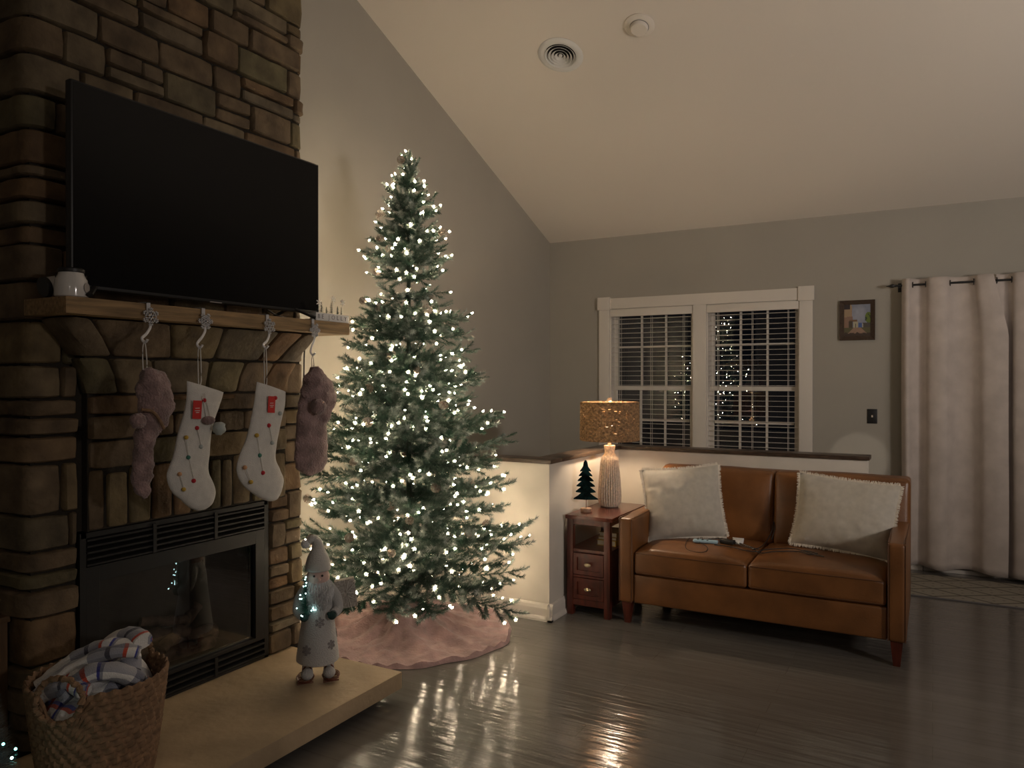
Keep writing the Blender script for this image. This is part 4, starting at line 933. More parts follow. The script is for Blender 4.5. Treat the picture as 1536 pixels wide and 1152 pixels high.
# ------------------------------------------------------------ sofa
sx0, sx1, sy0, sy1 = -1.680, -.118, 4.365, 5.26
so = thing('leather_sofa', 'cognac leather two-seat sofa with wooden legs below the window', 'sofa', ((sx0 + sx1) / 2, 4.8, 0))
AW = .088; xi0, xi1 = sx0 + AW, sx1 - AW; xm = -.905
MB().rbox(xi0, xi1, sy0 + .018, sy1 - .03, .130, .302, .012, 3, 4).build('seat_base', 'leather', so)
for xa, xb in ((sx0, xi0), (xi1, sx1)):
    def df(p, u):
        q = p.copy(); f = max(0, (q.z - .5) / .15)
        q.z += -.006 * (u.y < -.6) * f; 
        if q.z > .6: q.z += .006 * math.sin((q.y - 4.4) * 2)
        return q
    ar = MB().rbox(xa, xb, sy0, sy1 - .02, .130, .648, .020, 4, 8, df).build('armrest', 'leather', so)
    b = MB()
    for xx in (xa + .004, xb - .004):
        b.sweep([(xx, sy0 + .003, .135), (xx, sy0 + .003, .36), (xx, sy0 + .003, .638)], .0028, n=6); b.sweep([(xx, sy0 + .01, .643), (xx, 4.7, .646), (xx, 5.0, .644)], .0028, n=6)
    b.build('piping', 'piping', ar, off=True)
def lean(p, amt=.10, z0=.45): q = p.copy(); q.y += (q.z - z0) * amt; return q
MB().rbox(sx0 + .03, sx1 - .0, 5.10, 5.215, .130, .895, .022, 4, 6, lambda p, u: lean(p)).build('back_frame', 'leather', so)
for (xa, xb) in ((sx0 + .05, xm + .018), (xm + .018, sx1 + .002)):
    def dfb(p, u):
        q = p.copy(); bulge = (1 - u.x ** 4) * (1 - u.z ** 4)
        if u.y < 0: q.y -= .030 * bulge + .004 * noise.noise(Vector((q.x * 7, q.z * 6, 1)))
        if u.z > 0: q.z += .012 * (1 - u.x ** 2) * u.z
        # sag seam near the top
        q.y += .006 * math.exp(-((q.z - .80) / .02) ** 2) * 0
        return lean(q, .12)
    z0 = .44
    bc = MB().rbox(xa, xb, 4.985, 5.115, z0, .898, .030, 4, 14, dfb).build('back_cushion', 'leather', so)
    b = MB(); zz = .878; pts = [(x, lean(Vector((x, 4.987, zz)), .12).y - .0, zz + .012 * (1 - ((x - (xa + xb) / 2) / ((xb - xa) / 2)) ** 2)) for x in [xa + .03 + (xb - xa - .06) * i / 12 for i in range(13)]]
    b.sweep(pts, .003, n=6); b.build('piping', 'piping', bc)
for (xa, xb) in ((xi0 + .003, xm - .012), (xm - .010, xi1 - .003)):
    def dfs(p, u):
        q = p.copy()
        if u.z > 0: q.z += (.028 * (1 - u.x ** 4) * (1 - max(0, u.y) ** 4) - .014 * max(0, -u.y - .0) ** 3) * u.z + .004 * noise.noise(Vector((q.x * 9, q.y * 9, 3)))
        if u.y < -.8: q.y -= .008 * (1 - u.x ** 2)
        return q
    cu = MB().rbox(xa, xb, sy0 + .012, 5.02, .303, .452, .026, 4, 16, dfs).build('seat_cushion', 'leather', so)
    b = MB()
    for zz in (.436, .318): b.sweep([(x, sy0 + .0115 - .008 * (1 - ((x - (xa + xb) / 2) / ((xb - xa) / 2)) ** 2), zz) for x in [xa + .015 + (xb - xa - .03) * i / 12 for i in range(13)]], .003, n=6)
    b.build('piping', 'piping', cu)
for x in (sx0 + .045, sx1 - .045):
    for y in (sy0 + .045, sy1 - .06):
        s = .030; k = .017; dx = 0
        MB().hexa([(x - k, y - k, 0), (x + k, y - k, 0), (x + k, y + k, 0), (x - k, y + k, 0)], [(x - s, y - s, .131), (x + s, y - s, .131), (x + s, y + s, .131), (x - s, y + s, .131)]).build('leg', 'cherry', so, bevel=.002, label='dark tapered wooden leg')

# throw pillows
def pillow(loc, rot, w, h, T, label, seed, sag=0):
    t = thing('throw_pillow', label, 'pillow', loc, rot, group=None); t['rot'] = 1
    n = 26; vs = []; fs = []
    def edge(u, v):   # concave sides, pointed corners
        return u * w / 2 * (1 - .06 * (1 - v * v)), v * h / 2 * (1 - .06 * (1 - u * u))
    for side in (-1, 1):
        for j in range(n + 1):
            for i in range(n + 1):
                u, v = i / n * 2 - 1, j / n * 2 - 1; x, z = edge(u, v); f = max(0, (1 - abs(u) ** 2.6)) ** .62 * max(0, (1 - abs(v) ** 2.6)) ** .62
                wr = .006 * noise.noise(Vector((u * 3.2, v * 3.2, seed + side))) + .006 * noise.noise(Vector((u * 8, v * 5, seed * 2 + side)))
                ed = max(abs(u), abs(v)); pk = .005 * math.sin((u if abs(v) > abs(u) else v) * 34) * max(0, ed - .7) / .3 * (ed < .999)
                vs.append((x, side * (T * f * (1 - .25 * v) + (wr + pk) * min(1, f * 3)) , z))
    o2 = (n + 1) ** 2
    for j in range(n):
        for i in range(n):
            a = j * (n + 1) + i; fs.append((a, a + 1, a + n + 2, a + n + 1)); fs.append((o2 + a, o2 + a + n + 1, o2 + a + n + 2, o2 + a + 1))
    b = MB().add(vs, fs); b.build('cover', 'linen', t, off=False)
    b = MB(); rr = random.Random(seed); K = 110
    for sd in range(4):
        for k in range(K):
            f = k / K * 2 - 1; u, v = ((f, 1), (1, f), (f, -1), (-1, f))[sd]; x, z = edge(u, v); ou, ov = ((0, 1), (1, 0), (0, -1), (-1, 0))[sd]
            for q in range(2):
                L_ = rr.uniform(.010, .020); jx = rr.uniform(-.005, .005); y = rr.uniform(-.005, .005); wd = .0022
                if sd in (0, 2): b.add([(x - wd, 0, z), (x + wd, 0, z), (x + wd * .6 + jx, y, z + ov * L_), (x - wd * .6 + jx, y, z + ov * L_)], [(0, 1, 2, 3)])
                else: b.add([(x, 0, z - wd), (x, 0, z + wd), (x + ou * L_, y, z + wd * .6 + jx), (x + ou * L_, y, z - wd * .6 + jx)], [(0, 1, 2, 3)])
    o = b.build('fringe', 'fringe', t, off=False, fix=False, smooth=False); o['kind'] = 'stuff'
    return t
pillow((-1.405, 4.80, .695), (R(-16), R(-5), R(22)), .49, .46, .075, 'oatmeal linen pillow with frayed fringe leaning on the left sofa arm', 3)
pillow((-.455, 4.84, .690), (R(-14), R(4), R(-6)), .56, .43, .075, 'oatmeal linen pillow with frayed fringe at the right end of the sofa', 8)

# things on the seat
b = MB().rbox(-.075, .075, -.024, .024, 0, .018, .008, 3, 3); b.xf(Matrix.Translation((-1.225, 4.66, .482)) @ Matrix.Rotation(R(8), 4, 'Z'))
t = thing('remote_control', 'pale blue-grey handheld remote on the left seat cushion', 'remote control', (-1.225, 4.66, .482)); b.build('casing', 'bluegrey', t)
b = MB()
for k in range(3): b.lathe([(.007, 0), (.006, .003), (0, .003)], 12, (-1.27 + .03 * k, 4.65, .4995), caps=False)
b.build('button', 'black', t)
b = MB(); b.hexa([(-1.075, 4.735, .484), (-1.015, 4.745, .484), (-1.035, 4.70, .484), (-1.06, 4.71, .484)], [(-1.085, 4.76, .512), (-1.015, 4.765, .512), (-1.03, 4.72, .500), (-1.06, 4.72, .505)])
tag(b.build('paper_scrap', 'white', bevel=.001), 'small white folded paper beside black cables on the seat', 'paper')
b = MB().rbox(-.045, .045, -.02, .02, 0, .026, .006, 2, 2); b.xf(Matrix.Translation((-1.10, 4.70, .482)) @ Matrix.Rotation(R(-15), 4, 'Z'))
tag(b.build('charger_block', 'black'), 'black charger block among cables on the left seat', 'charger')
def cable(pts, label, r=.003):
    P = catmull(pts, 7); tag(MB().sweep(P, r, n=6).build('charging_cable', 'cord'), label, 'cable')
zc = .484
cable([(-1.34, 4.72, zc + .004), (-1.33, 4.60, zc), (-1.29, 4.47, zc - .008), (-1.23, 4.425, zc - .012), (-1.17, 4.44, zc - .008), (-1.18, 4.53, zc), (-1.26, 4.64, zc + .004)], 'thin dark cable looped over the front of the left seat', .0018)
cable([(-1.16, 4.62, zc), (-1.05, 4.60, zc + .002), (-.97, 4.57, zc - .004), (-.905, 4.60, zc - .01), (-.86, 4.66, zc - .004), (-.72, 4.72, zc + .004), (-.60, 4.64, zc + .002), (-.54, 4.60, zc + .002)], 'black cable running across both seat cushions')
cable([(-1.06, 4.70, zc + .012), (-1.0, 4.66, zc + .002), (-.93, 4.63, zc - .004), (-.88, 4.56, zc - .008), (-.80, 4.60, zc + .002), (-.68, 4.66, zc + .003), (-.62, 4.62, zc + .002), (-.58, 4.66, zc + .004), (-.66, 4.70, zc + .004)], 'black cable coiled near the right pillow')
cable([(-.93, 4.60, zc - .002), (-.90, 4.72, zc + .0), (-.885, 4.86, zc + .03), (-.875, 4.93, .56), (-.87, 4.925, .60), (-.862, 4.93, .56), (-.87, 4.86, .50)], 'black cable looping up against the back cushions')
cable([(-1.22, 4.70, zc + .014), (-1.12, 4.73, zc + .02), (-1.02, 4.71, zc + .004), (-.95, 4.66, zc + .0), (-.90, 4.64, zc - .006)], 'short black cable behind the remote on the left seat')

# ------------------------------------------------------------ back wall objects
t = thing('framed_painting', 'small street-scene oil painting in a dark carved frame', 'painting', (-.54, BY - .02, 1.97))
xa, xb, za, zb = -.672, -.410, 1.808, 2.132; w = .034; b = MB()
for (p, q, r, s) in (((xa, za), (xb, za), (xb - w, za + w), (xa + w, za + w)), ((xb, za), (xb, zb), (xb - w, zb - w), (xb - w, za + w)), ((xb, zb), (xa, zb), (xa + w, zb - w), (xb - w, zb - w)), ((xa, zb), (xa, za), (xa + w, za + w), (xa + w, zb - w))):
    b.hexa([(p[0], BY - .001, p[1]), (q[0], BY - .001, q[1]), (r[0], BY - .001, r[1]), (s[0], BY - .001, s[1])], [(p[0], BY - .024, p[1]), (q[0], BY - .024, q[1]), (r[0], BY - .012, r[1]), (s[0], BY - .012, s[1])])
b.build('picture_frame', 'frame', t, smooth=False)
def paint(u, v):     # u right, v up, 0..1
    n_ = noise.noise((u * 9, v * 9, 4)) * .08; sky = Vector((.22, .24, .30)) * (1 + n_ * 2) + Vector((.10, .09, .09)) * max(0, 1 - ((u - .55) ** 2 + (v - .7) ** 2) * 9)
    c = sky
    if u < .30 - .25 * max(0, v - .9) and v > .2: c = Vector((.26, .15, .10)) if v < .6 else Vector((.36, .25, .15))
    if u < .2 and v > .9 or (v > .86 and u < .22): c = Vector((.03, .02, .02))
    if v < .62 and .10 < u < .33: c = Vector((.25, .15, .11))
    if v < .52 and .2 < u < .5 and v > .46: c = Vector((.18, .10, .05))
    if v <= .46 and .34 < u < .52: c = Vector((.42, .38, .26)) if not (.42 < u < .46 and v < .4) else Vector((.05, .03, .02))
    if v <= .48 and .18 < u < .32: c = Vector((.07, .05, .03))
    if v < .42 and .55 < u < .68: c = Vector((.06, .11, .30))
    if u > .70 and v < .42: c = Vector((.07, .06, .05))
    if u > .69 and u < .72 and v < .40: c = Vector((.45, .42, .32))
    if (u - .93) ** 2 / .02 + (v - .58) ** 2 / .03 < 1: c = Vector((.12, .17, .02)) if n_ > -.01 else Vector((.03, .05, .02))
    if v < .27:
        c = Vector((.30, .19, .13)) * (1 + 2 * n_) if abs(u - .5) < .15 + (.27 - v) * 1.2 else Vector((.10, .09, .04))
    if v < .10 + n_ * .5: c = Vector((.05, .03, .02))
    return c
n1, n2 = 40, 48; vs = []; fs = []; cols = []
for j in range(n2):
    for i in range(n1):
        x0, x1 = xa + w + (xb - xa - 2 * w) * i / n1, xa + w + (xb - xa - 2 * w) * (i + 1) / n1; z0_, z1_ = za + w + (zb - za - 2 * w) * j / n2, za + w + (zb - za - 2 * w) * (j + 1) / n2
        k = len(vs); vs += [(x0, BY - .010, z0_), (x1, BY - .010, z0_), (x1, BY - .010, z1_), (x0, BY - .010, z1_)]; fs.append((k, k + 1, k + 2, k + 3)); cols.append(paint((i + .5) / n1, (j + .5) / n2))
o = MB().add(vs, fs).build('canvas', 'paint', t, smooth=False, fix=False)
ca = o.data.color_attributes.new('Col', 'FLOAT_COLOR', 'CORNER'); ca.data.foreach_set('color', np.repeat(np.array([(*c, 1) for c in cols], dtype=np.float32), 4, axis=0).ravel())
t = thing('light_switch', 'black toggle light switch plate beside the curtain', 'light switch', (-.43, BY - .005, 1.193))
MB().rbox(-.467, -.393, BY - .008, BY - .0005, 1.135, 1.252, .004, 2, 2).build('plate', 'black', t)
MB().box(-.436, -.424, BY - .018, BY - .008, 1.185, 1.203).build('toggle', 'ceramic', t, bevel=.002)
t = thing('wall_outlet', 'small white plug in the wall outlet between chimney and Santa', 'outlet', (LX, 3.05, .33))
MB().rbox(LX + .0005, LX + .008, 3.0, 3.075, .27, .385, .003, 2, 2).build('plate', 'white', t)

# curtain rod, curtains
rd = thing('curtain_rod', 'thin black curtain rod with turned finial on the back wall', 'curtain rod', (-.3, BY - .1, 2.222)); ry = BY - .1
MB().sweep([(-.262, ry, 2.222), (2.35, ry, 2.222)], .0085, n=12).build('rod', 'black', rd)
b = MB(); b.lathe([(.009, 0), (.012, .004), (.009, .01), (.014, .02), (.016, .03), (.012, .042), (.006, .052), (.003, .07), (0, .072)], 16, caps=False); b.xf(Matrix.Translation((-.255, ry, 2.222)) @ Matrix.Rotation(R(-90), 4, 'Y')); b.build('finial', 'black', rd)
for x in (-.235, 2.2):
    b = MB(); b.box(x - .008, x + .008, ry, BY - .002, 2.206, 2.214); b.box(x - .012, x + .012, BY - .006, BY, 2.18, 2.25); b.build('bracket', 'black', rd, smooth=False)
def curtain(ctrl, ztop, zbot, label, gx, xr=None, xl=None):
    t = thing('curtain', label, 'curtain', (ctrl[0][0], ry, 2.2), group='cream curtains on the black rod')
    P = catmull([(x, y, 0) for x, y in ctrl], 10); n = len(P); rows = 48; vs = []; fs = []
    for j in range(rows + 1):
        f = j / rows; z = ztop + (zbot - ztop) * f
        for i, p in enumerate(P):
            fold = .85 + .1 * f; x = p.x + .012 * noise.noise((p.x * 5, f * 2, 1)) * f; y = ry + p.y * fold + .012 * noise.noise((p.x * 6, f * 3, 7)) * f
            if xl: x = x + (xl(z) - ctrl[0][0]) * (1 - i / (n - 1)) ** 1.0
            if xr: x = x + (xr(z) - ctrl[-1][0]) * (i / (n - 1)) ** 4
            vs.append((x, min(y, BY - .012), z - (.006 * math.sin(p.x * 20) if j == rows else 0)))
    for j in range(rows):
        for i in range(n - 1): fs.append((j * n + i, j * n + i + 1, (j + 1) * n + i + 1, (j + 1) * n + i))
    o = MB().add(vs, fs).build('curtain_cloth', 'curtain', t, fix=False)
    md = o.modifiers.new('s', 'SOLIDIFY'); md.thickness = .003
    for x in gx:
        b = MB(); pts = [(x + .004 * math.cos(a) * 0, ry + .021 * math.cos(a), 2.222 + .021 * math.sin(a)) for a in [2 * PI * i / 20 for i in range(20)]]; b.sweep(pts, .004, n=6, closed=True, up=(1, 0, 0)); b.build('grommet', 'black', t)
    return t
c1 = [(-.215, .012), (-.20, -.040), (-.172, -.058), (-.141, 0), (-.10, .045), (-.054, .0), (-.02, -.045), (.035, -.060), (.08, -.045), (.11, 0), (.14, .038), (.186, .050), (.23, .038), (.262, 0), (.29, -.045), (.34, -.062), (.372, -.058), (.385, -.05)]
curtain(c1, 2.268, .045, 'cream grommet curtain panel at the left, nearest the light switch', [-.141, -.054, .11, .262], xr=lambda z: .385 + .095 * min(1, max(0, (2.268 - z) / .44)) + .0)
c2 = [(.395, .02), (.409, 0), (.43, .03), (.455, .045), (.48, .03), (.50, 0), (.53, -.045), (.60, -.06), (.66, -.04), (.70, 0), (.74, .04), (.80, .05), (.85, .03), (.88, 0), (.93, -.05), (1.0, -.06), (1.06, -.03), (1.1, 0), (1.15, .045), (1.22, .05), (1.28, 0), (1.34, -.05), (1.42, -.06), (1.5, 0), (1.58, .045), (1.68, 0), (1.76, -.05), (1.86, -.05), (1.92, 0), (2.0, .045), (2.1, .03)]
curtain(c2, 2.268, .030, 'cream curtain panel cut by the right edge of the picture', [.409, .50, .70, .88, 1.1, 1.28, 1.5, 1.68, 1.92])
o = MB().rbox(-.33, 2.2, 5.90, 6.56, .0, .009, .004, 2, 2).build('rug', 'rug'); tag(o, 'beige and grey trellis runner rug before the curtains', 'rug')
b = MB().rbox(-.335, 2.205, 5.893, 5.903, .0, .0095, .003, 2, 2).build('rug_binding', 'greyink', o)

# ------------------------------------------------------------ tree skirt
SC = Vector((-2.70, 3.625)); b = MB(); n1, n2 = 150, 44; vs = []; fs = []
def skirt_r(a):
    x, y = math.cos(a), math.sin(a); r = .60 + .012 * math.sin(5 * a + 1) + .008 * math.sin(13 * a)
    if x < 0: r = min(r, (SC.x - (LX + .05)) / max(1e-3, -x))
    if y > 0: r = min(r, (4.15 - SC.y) / max(1e-3, y) + .02)
    r = min(r, .64); return r
for j in range(n2 + 1):
    f = j / n2
    for i in range(n1):
        a = 2 * PI * i / n1; r = .045 + (skirt_r(a) - .045) * f; x, y = SC.x + r * math.cos(a), SC.y + r * math.sin(a)
        hump = .085 * math.exp(-((r - .10) / .13) ** 2) + .05 * math.exp(-(r / .30) ** 2)
        rad = .5 + .5 * math.sin(a * 9 + 2.2 * math.sin(a * 2) + 3 * noise.noise((x * 2, y * 2, 0)))
        fold = .050 * (rad ** 3) * math.exp(-((r - .26) / .20) ** 2) * (1.25 if -2.4 < a - 2 * PI * (a > PI) < -.5 else .55)
        wr = .026 * noise.noise((x * 7, y * 7, 1)) + .016 * noise.noise((x * 18, y * 18, 5)); edge = .022 * (.5 + .5 * math.sin(a * 30 + 2 * math.sin(5 * a)))
        for a0, am, wd in ((-1.25, .055, .045), (-.72, .04, .04), (-1.8, .03, .05), (-.2, .03, .05)):
            da = (a - a0 + PI) % (2 * PI) - PI; fold += am * math.exp(-(da * r / wd) ** 2) * math.exp(-((r - .2) / .19) ** 2) * (abs(da) < 1)
        z = .012 + hump + fold + (abs(wr)) * (1 - f ** 6) + edge * f ** 8
        if j == n2: z = .003; 
        vs.append((x, y, z))
for j in range(n2):
    for i in range(n1): fs.append((j * n1 + i, j * n1 + (i + 1) % n1, (j + 1) * n1 + (i + 1) % n1, (j + 1) * n1 + i))
o = MB().add(vs, fs).build('tree_skirt', 'skirt', fix=False); tag(o, 'round dusty rose plush tree skirt under the Christmas tree', 'tree skirt')

# ------------------------------------------------------------ christmas tree
TP = Vector((-2.715, 3.63, 0)); TX = (-3.25, 4.09)
tree = thing('christmas_tree', 'tall artificial Christmas tree with frosted tips, pine cones and warm white lights', 'christmas tree', (TP.x, TP.y, 0))
def branch_mesh(L, seed):
    rr = random.Random(seed); V = []; F = []; C = []; tips = []
    def needles(p, q, frost, dens=1.0, nl=.031):
        p, q = Vector(p), Vector(q); d = q - p; ln = d.length; d.normalize(); s = d.cross(Vector((0, 0, 1)));
        if s.length < .01: s = Vector((1, 0, 0))
        s.normalize(); u = s.cross(d); k = int(ln / .0011 * dens) + 2
        for i in range(k):
            t = rr.random(); a = rr.uniform(0, 2 * PI); r = s * math.cos(a) + u * math.sin(a); o = p.lerp(q, t) ; l = nl * rr.uniform(.7, 1.1) * (1 - .25 * t)
            dr = (r * .95 + d * rr.uniform(.45, .95)).normalized(); sd = dr.cross(d); sd.normalize() if sd.length > .01 else None; w = .0020
            n = len(V); V.extend([o - sd * w, o + sd * w, o + dr * l]); F.append((n, n + 1, n + 2)); g = rr.uniform(.7, 1.3); fr = frost * (.3 + .7 * t) * rr.uniform(.5, 1)
            c0 = Vector((.027 * g, .074 * g, .046 * g)); c1 = Vector((.50, .55, .52)); c = c0.lerp(c1, min(.9, fr)); c2 = c0.lerp(c1, min(.95, fr * 1.5)); C.extend([c, c, c2])
    def zc(t): return L * (-.02 * t + .10 * t * t) 
    main = [Vector((L * t, 0, zc(t))) for t in [i / 8 for i in range(9)]]
    for i in range(8):
        if i / 8 * L > .07 or L < .2: needles(main[i], main[i + 1], .1 if i > 5 else 0, .8, .03)
    nt = max(4, int(L / .032))
    for k in range(nt):
        t = .16 + .80 * k / nt; p = Vector((L * t, 0, zc(t))); side = 1 if k % 2 else -1
        ln = (.10 + .07 * (1 - t)) * rr.uniform(.8, 1.2) * min(1, .5 + L); an = R(rr.uniform(32, 58)) * side; up = rr.uniform(-.22, .45)
        q = p + Vector((math.cos(an), math.sin(an), up)).normalized() * ln; fr = rr.choice([0, .1, .35, .6, .9]); m_ = p.lerp(q, .55) + Vector((0, 0, -.006)); needles(p, m_, fr * .3); needles(m_, q, fr); tips.append((q, m_))
    p = main[-1]; q = p + Vector((.05, rr.uniform(-.02, .02), rr.uniform(.0, .03))); needles(p, q, rr.choice([0, .5, .8]), 1.2); tips.append((q, p))
    n = len(V); tri = len(F)
    # twig wire
    w = .0022
    for a_, b_ in zip(main, main[1:]):
        n = len(V); V.extend([a_ + Vector((0, -w, 0)), a_ + Vector((0, w, 0)), b_ + Vector((0, w, 0)), b_ + Vector((0, -w, 0))]); F.append((n, n + 1, n + 2, n + 3)); C.extend([Vector((.03, .035, .02))] * 4)
    me = bpy.data.meshes.new('branch'); me.from_pydata([tuple(v) for v in V], [], F); me.materials.append(M['needle'])
    ca = me.color_attributes.new('Col', 'FLOAT_COLOR', 'POINT'); ca.data.foreach_set('color', np.array([(*c, 1) for c in C], dtype=np.float32).ravel())
    return me, tips
LENS = [.12, .17, .22, .28, .34, .40, .46, .52, .58, .64]; VAR = {}
for L in LENS: VAR[L] = [branch_mesh(L, int(L * 1000) + k) for k in range(4)]
tiers = [(2.70, .08, 6), (2.62, .13, 8), (2.53, .165, 9), (2.44, .19, 10), (2.35, .215, 11), (2.26, .24, 11), (2.17, .275, 12), (2.09, .25, 9), (1.97, .24, 6), (1.89, .31, 12), (1.80, .385, 14), (1.74, .36, 9),
         (1.60, .42, 15), (1.53, .43, 13), (1.43, .465, 16), (1.35, .47, 13), (1.24, .515, 17), (1.15, .53, 14), (1.03, .60, 18), (.94, .62, 15), (.80, .635, 18), (.70, .645, 14), (.55, .70, 19), (.43, .73, 16), (.31, .77, 18)]
rr = random.Random(77); TW = []; nb = 0
for ti, (z, rad, n) in enumerate(tiers):
    n = int(n * .955 - .3) if n > 6 else n
    for k in range(n):
        a = 2 * PI * (k + rr.uniform(-.22, .22)) / n + ti * 1.9; Lb = rad * rr.uniform(.86, 1.1); ca, sa = math.cos(a), math.sin(a)
        if ca < 0: Lb = min(Lb, (TP.x - TX[0]) / -ca - .02)
        if sa > 0: Lb = min(Lb, (TX[1] - TP.y) / sa - .02)
        if sa < -.3 and ca < .1: Lb = min(Lb, (TP.y - 2.97) / -sa)
        Lb = max(.08, Lb - .05); key = min(LENS, key=lambda q: abs(q - Lb)); me, tips = VAR[key][rr.randrange(4)]
        tilt = R(rr.uniform(-10, 8)) if z > .4 else R(rr.uniform(-4, 16)); tilt -= R(14) if z > 2.5 else (R(6) if z > 2.05 else 0)
        if z > 2.66: tilt = -R(rr.uniform(35, 60))
        o = bpy.data.objects.new('branch', me); COL.objects.link(o); o.parent = tree; nb += 1
        Mx = Matrix.Translation((0, 0, z + rr.uniform(-.025, .025))) @ Matrix.Rotation(a, 4, 'Z') @ Matrix.Rotation(tilt, 4, 'Y') @ Matrix.Rotation(rr.uniform(-.5, .5), 4, 'X') @ Matrix.Scale(Lb / key, 4)
        o.matrix_local = Mx; Mw = Matrix.Translation((TP.x, TP.y, 0)) @ Mx
        for q, p in tips: TW.append((Mw @ q, (Mw @ q - Mw @ p).normalized(), z))
for k in range(3):
    me, tips = VAR[.17][k]; o = bpy.data.objects.new('branch', me); COL.objects.link(o); o.parent = tree; nb += 1
    o.matrix_local = Matrix.Translation((0, 0, 2.58 + .02 * k)) @ Matrix.Rotation(k * 2.1, 4, 'Z') @ Matrix.Rotation(R(-84), 4, 'Y')
print('branches', nb, 'twigs', len(TW))
b = MB(); b.sweep([(TP.x, TP.y, .03), (TP.x, TP.y, 1.4), (TP.x, TP.y, 2.72)], lambda t: .019 - .011 * t, n=12); b.build('pole', 'trunk', tree)
# garland wrap of short needles around the pole
rr2 = random.Random(3); V = []; F = []; C = []
for k in range(7000):
    z = rr2.uniform(.12, 2.7); a = rr2.uniform(0, 2 * PI); d = Vector((math.cos(a), math.sin(a), rr2.uniform(-.3, .6))).normalized(); o_ = Vector((TP.x, TP.y, z)) + d * .012; s = Vector((-math.sin(a), math.cos(a), 0)) * .0014; n = len(V)
    V.extend([o_ - s, o_ + s, o_ + d * .03]); F.append((n, n + 1, n + 2)); g = rr2.uniform(.6, 1.2); C.extend([(.02 * g, .045 * g, .022 * g, 1)] * 3)
me = bpy.data.meshes.new('pole_needles'); me.from_pydata([tuple(v) for v in V], [], F); me.materials.append(M['needle']); ca = me.color_attributes.new('Col', 'FLOAT_COLOR', 'POINT'); ca.data.foreach_set('color', np.array(C, dtype=np.float32).ravel())
o = bpy.data.objects.new('pole_needles', me); COL.objects.link(o); o.parent = tree; o.location = -tree.location; o['kind'] = 'stuff'
for k in range(3):
    a = 2 * PI * k / 3 + .5; MB().sweep([(TP.x, TP.y, .14), (TP.x + .1 * math.cos(a), TP.y + .1 * math.sin(a), .05)], .009, n=8).build('stand_leg', 'trunk', tree)
# bulbs
def bulb_geo(b, p, d, s=1.0):
    d = d.normalized(); u = d.cross(Vector((0, 0, 1))); u = u.normalized() if u.length > .05 else Vector((1, 0, 0)); w = u.cross(d)
    def ring(t, r, n, ph=0): return [p + d * t * s + (u * math.cos(2 * PI * i / n + ph) + w * math.sin(2 * PI * i / n + ph)) * r * s for i in range(n)]
    n = 5; r0, r1, r2 = ring(-.010, .003, n), ring(0, .0036, n), ring(.0, .0044, n); r3 = ring(.008, .0048, n)
    b.add(r0 + r1, [(i, (i + 1) % n, n + (i + 1) % n, n + i) for i in range(n)] + [tuple(reversed(range(n)))], 1)
    b.add(r2 + r3 + [p + d * .016 * s, p - d * .001], [(i, (i + 1) % n, n + (i + 1) % n, n + i) for i in range(n)] + [(n + i, n + (i + 1) % n, 2 * n) for i in range(n)] + [((i + 1) % n, i, 2 * n + 1) for i in range(n)], 0)
    pr, pi_ = ring(.010, .0135, n, .3), ring(.001, .005, n, .3 - PI / n); pj = ring(.001, .005, n, .3 + PI / n)
    for i in range(n): b.add([pi_[i], pj[i], pr[i]], [(0, 1, 2)], 2)  # star petals added round the bulb to imitate its glare
cam_dir = Vector((0, 0, 1.48)) - Vector((TP.x, TP.y, 1.2)); 
NB = 570; byz = {}
rr = random.Random(5); TW.sort(key=lambda t: rr.random() * (.6 if t[2] > 2.04 else 1)); sel = []
for (q, d, z) in TW:     # space the bulbs apart
    if len(sel) >= NB: break
    if q.y > 4.09 or q.x < -3.22: continue
    if all((q - s[0]).length > (.042 if z > 2.04 else .050) for s in sel): sel.append((q, d, z))
front = sorted(sel, key=lambda s: (Vector((s[0].x, s[0].y, 0))).length - .0 * s[0].z)
proto = MB(); bulb_geo(proto, Vector((0, 0, 0)), Vector((1, 0, 0)), 1.0)
pm = None
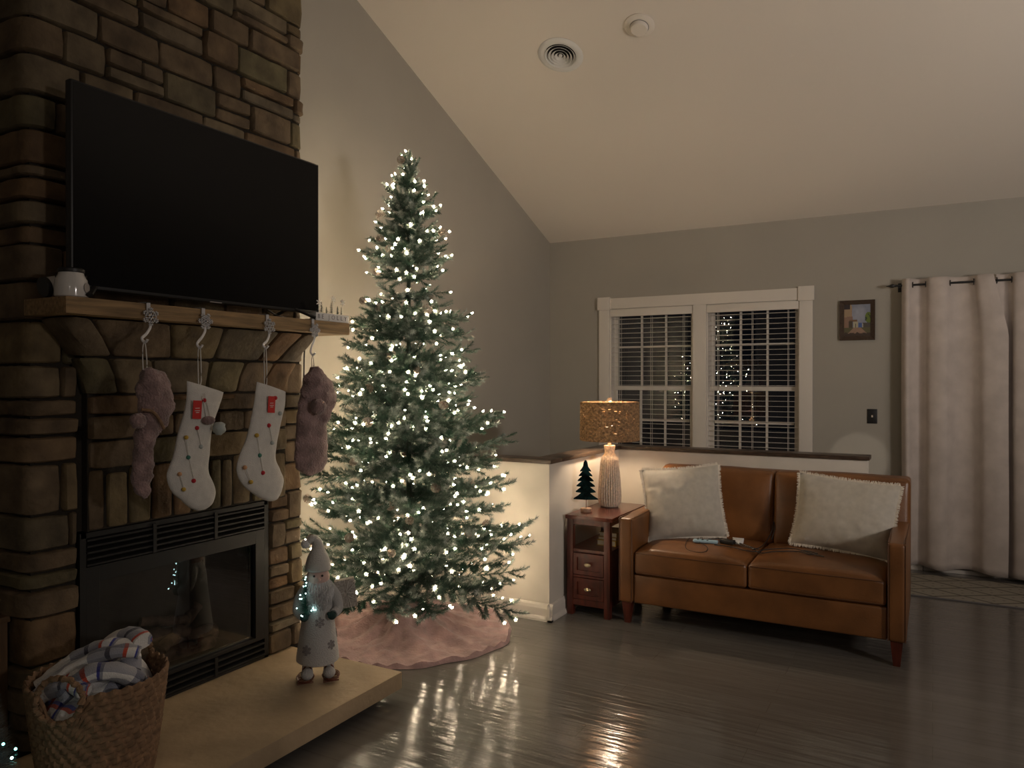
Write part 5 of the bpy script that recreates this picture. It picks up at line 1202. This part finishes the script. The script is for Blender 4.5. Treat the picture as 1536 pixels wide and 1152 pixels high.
for i, (q, d, z) in enumerate(front[:297]):
    if pm is None: ob = proto.build('light', ['bulb', 'bulbbase', 'glare_petal'], tree, off=False, fix=False, smooth=False); pm = ob
    else: ob = pm.copy(); COL.objects.link(ob)
    dd = (d + Vector((rr.uniform(-.5, .5), rr.uniform(-.5, .5), rr.uniform(-.3, .6)))).normalized()
    ob.matrix_local = Matrix.Translation(q - Vector((TP.x, TP.y, 0))) @ dd.to_track_quat('X', 'Z').to_matrix().to_4x4()
b = MB()
for (q, d, z) in front[297:]: bulb_geo(b, q, (d + Vector((rr.uniform(-.5, .5), rr.uniform(-.5, .5), rr.uniform(-.3, .6)))))
if b.v: o = b.build('far_lights', ['bulb', 'bulbbase', 'glare_petal'], tree, fix=False, smooth=False); o['kind'] = 'stuff'
print('bulbs', len(sel))
# pine cones
b = MB(); b.lathe([(.0, -.024), (.009, -.02), (.013, 0), (.008, .02), (0, .026)], 10, caps=False)
for ringi in range(7):
    zz = -.02 + .0065 * ringi; r_ = .019 * math.sin(PI * (ringi + 1.3) / 8.6) + .003; k_ = 7
    for i in range(k_):
        a = 2 * PI * (i + .5 * (ringi % 2)) / k_; c_, s_ = math.cos(a), math.sin(a); w = .006
        b.add([(c_ * r_ * .5 - s_ * w * .6, s_ * r_ * .5 + c_ * w * .6, zz - .002), (c_ * r_ * .5 + s_ * w * .6, s_ * r_ * .5 - c_ * w * .6, zz - .002), (c_ * r_ * 1.15 + s_ * w, s_ * r_ * 1.15 - c_ * w, zz + .004), (c_ * r_ * 1.25, s_ * r_ * 1.25, zz + .006), (c_ * r_ * 1.15 - s_ * w, s_ * r_ * 1.15 + c_ * w, zz + .004)], [(0, 1, 2, 3, 4)])
cone0 = None; cnt = 0
for (q, d, z) in [t for t in TW if all((t[0] - s[0]).length > .03 for s in sel)][:60]:
    if cnt >= 42: break
    if (q - Vector((TP.x, TP.y, q.z))).dot(Vector((.6, -.8, 0))) < -.1: continue
    if cone0 is None: ob = b.build('pine_cone', 'cone', tree, off=False, fix=False); cone0 = ob
    else: ob = cone0.copy(); COL.objects.link(ob)
    ob.matrix_local = Matrix.Translation(q - Vector((TP.x, TP.y, 0))) @ (d + Vector((rr.uniform(-.7, .7), rr.uniform(-.7, .7), rr.uniform(-.9, .3)))).to_track_quat('Z', 'Y').to_matrix().to_4x4() @ Matrix.Scale(rr.uniform(.85, 1.15), 4); cnt += 1
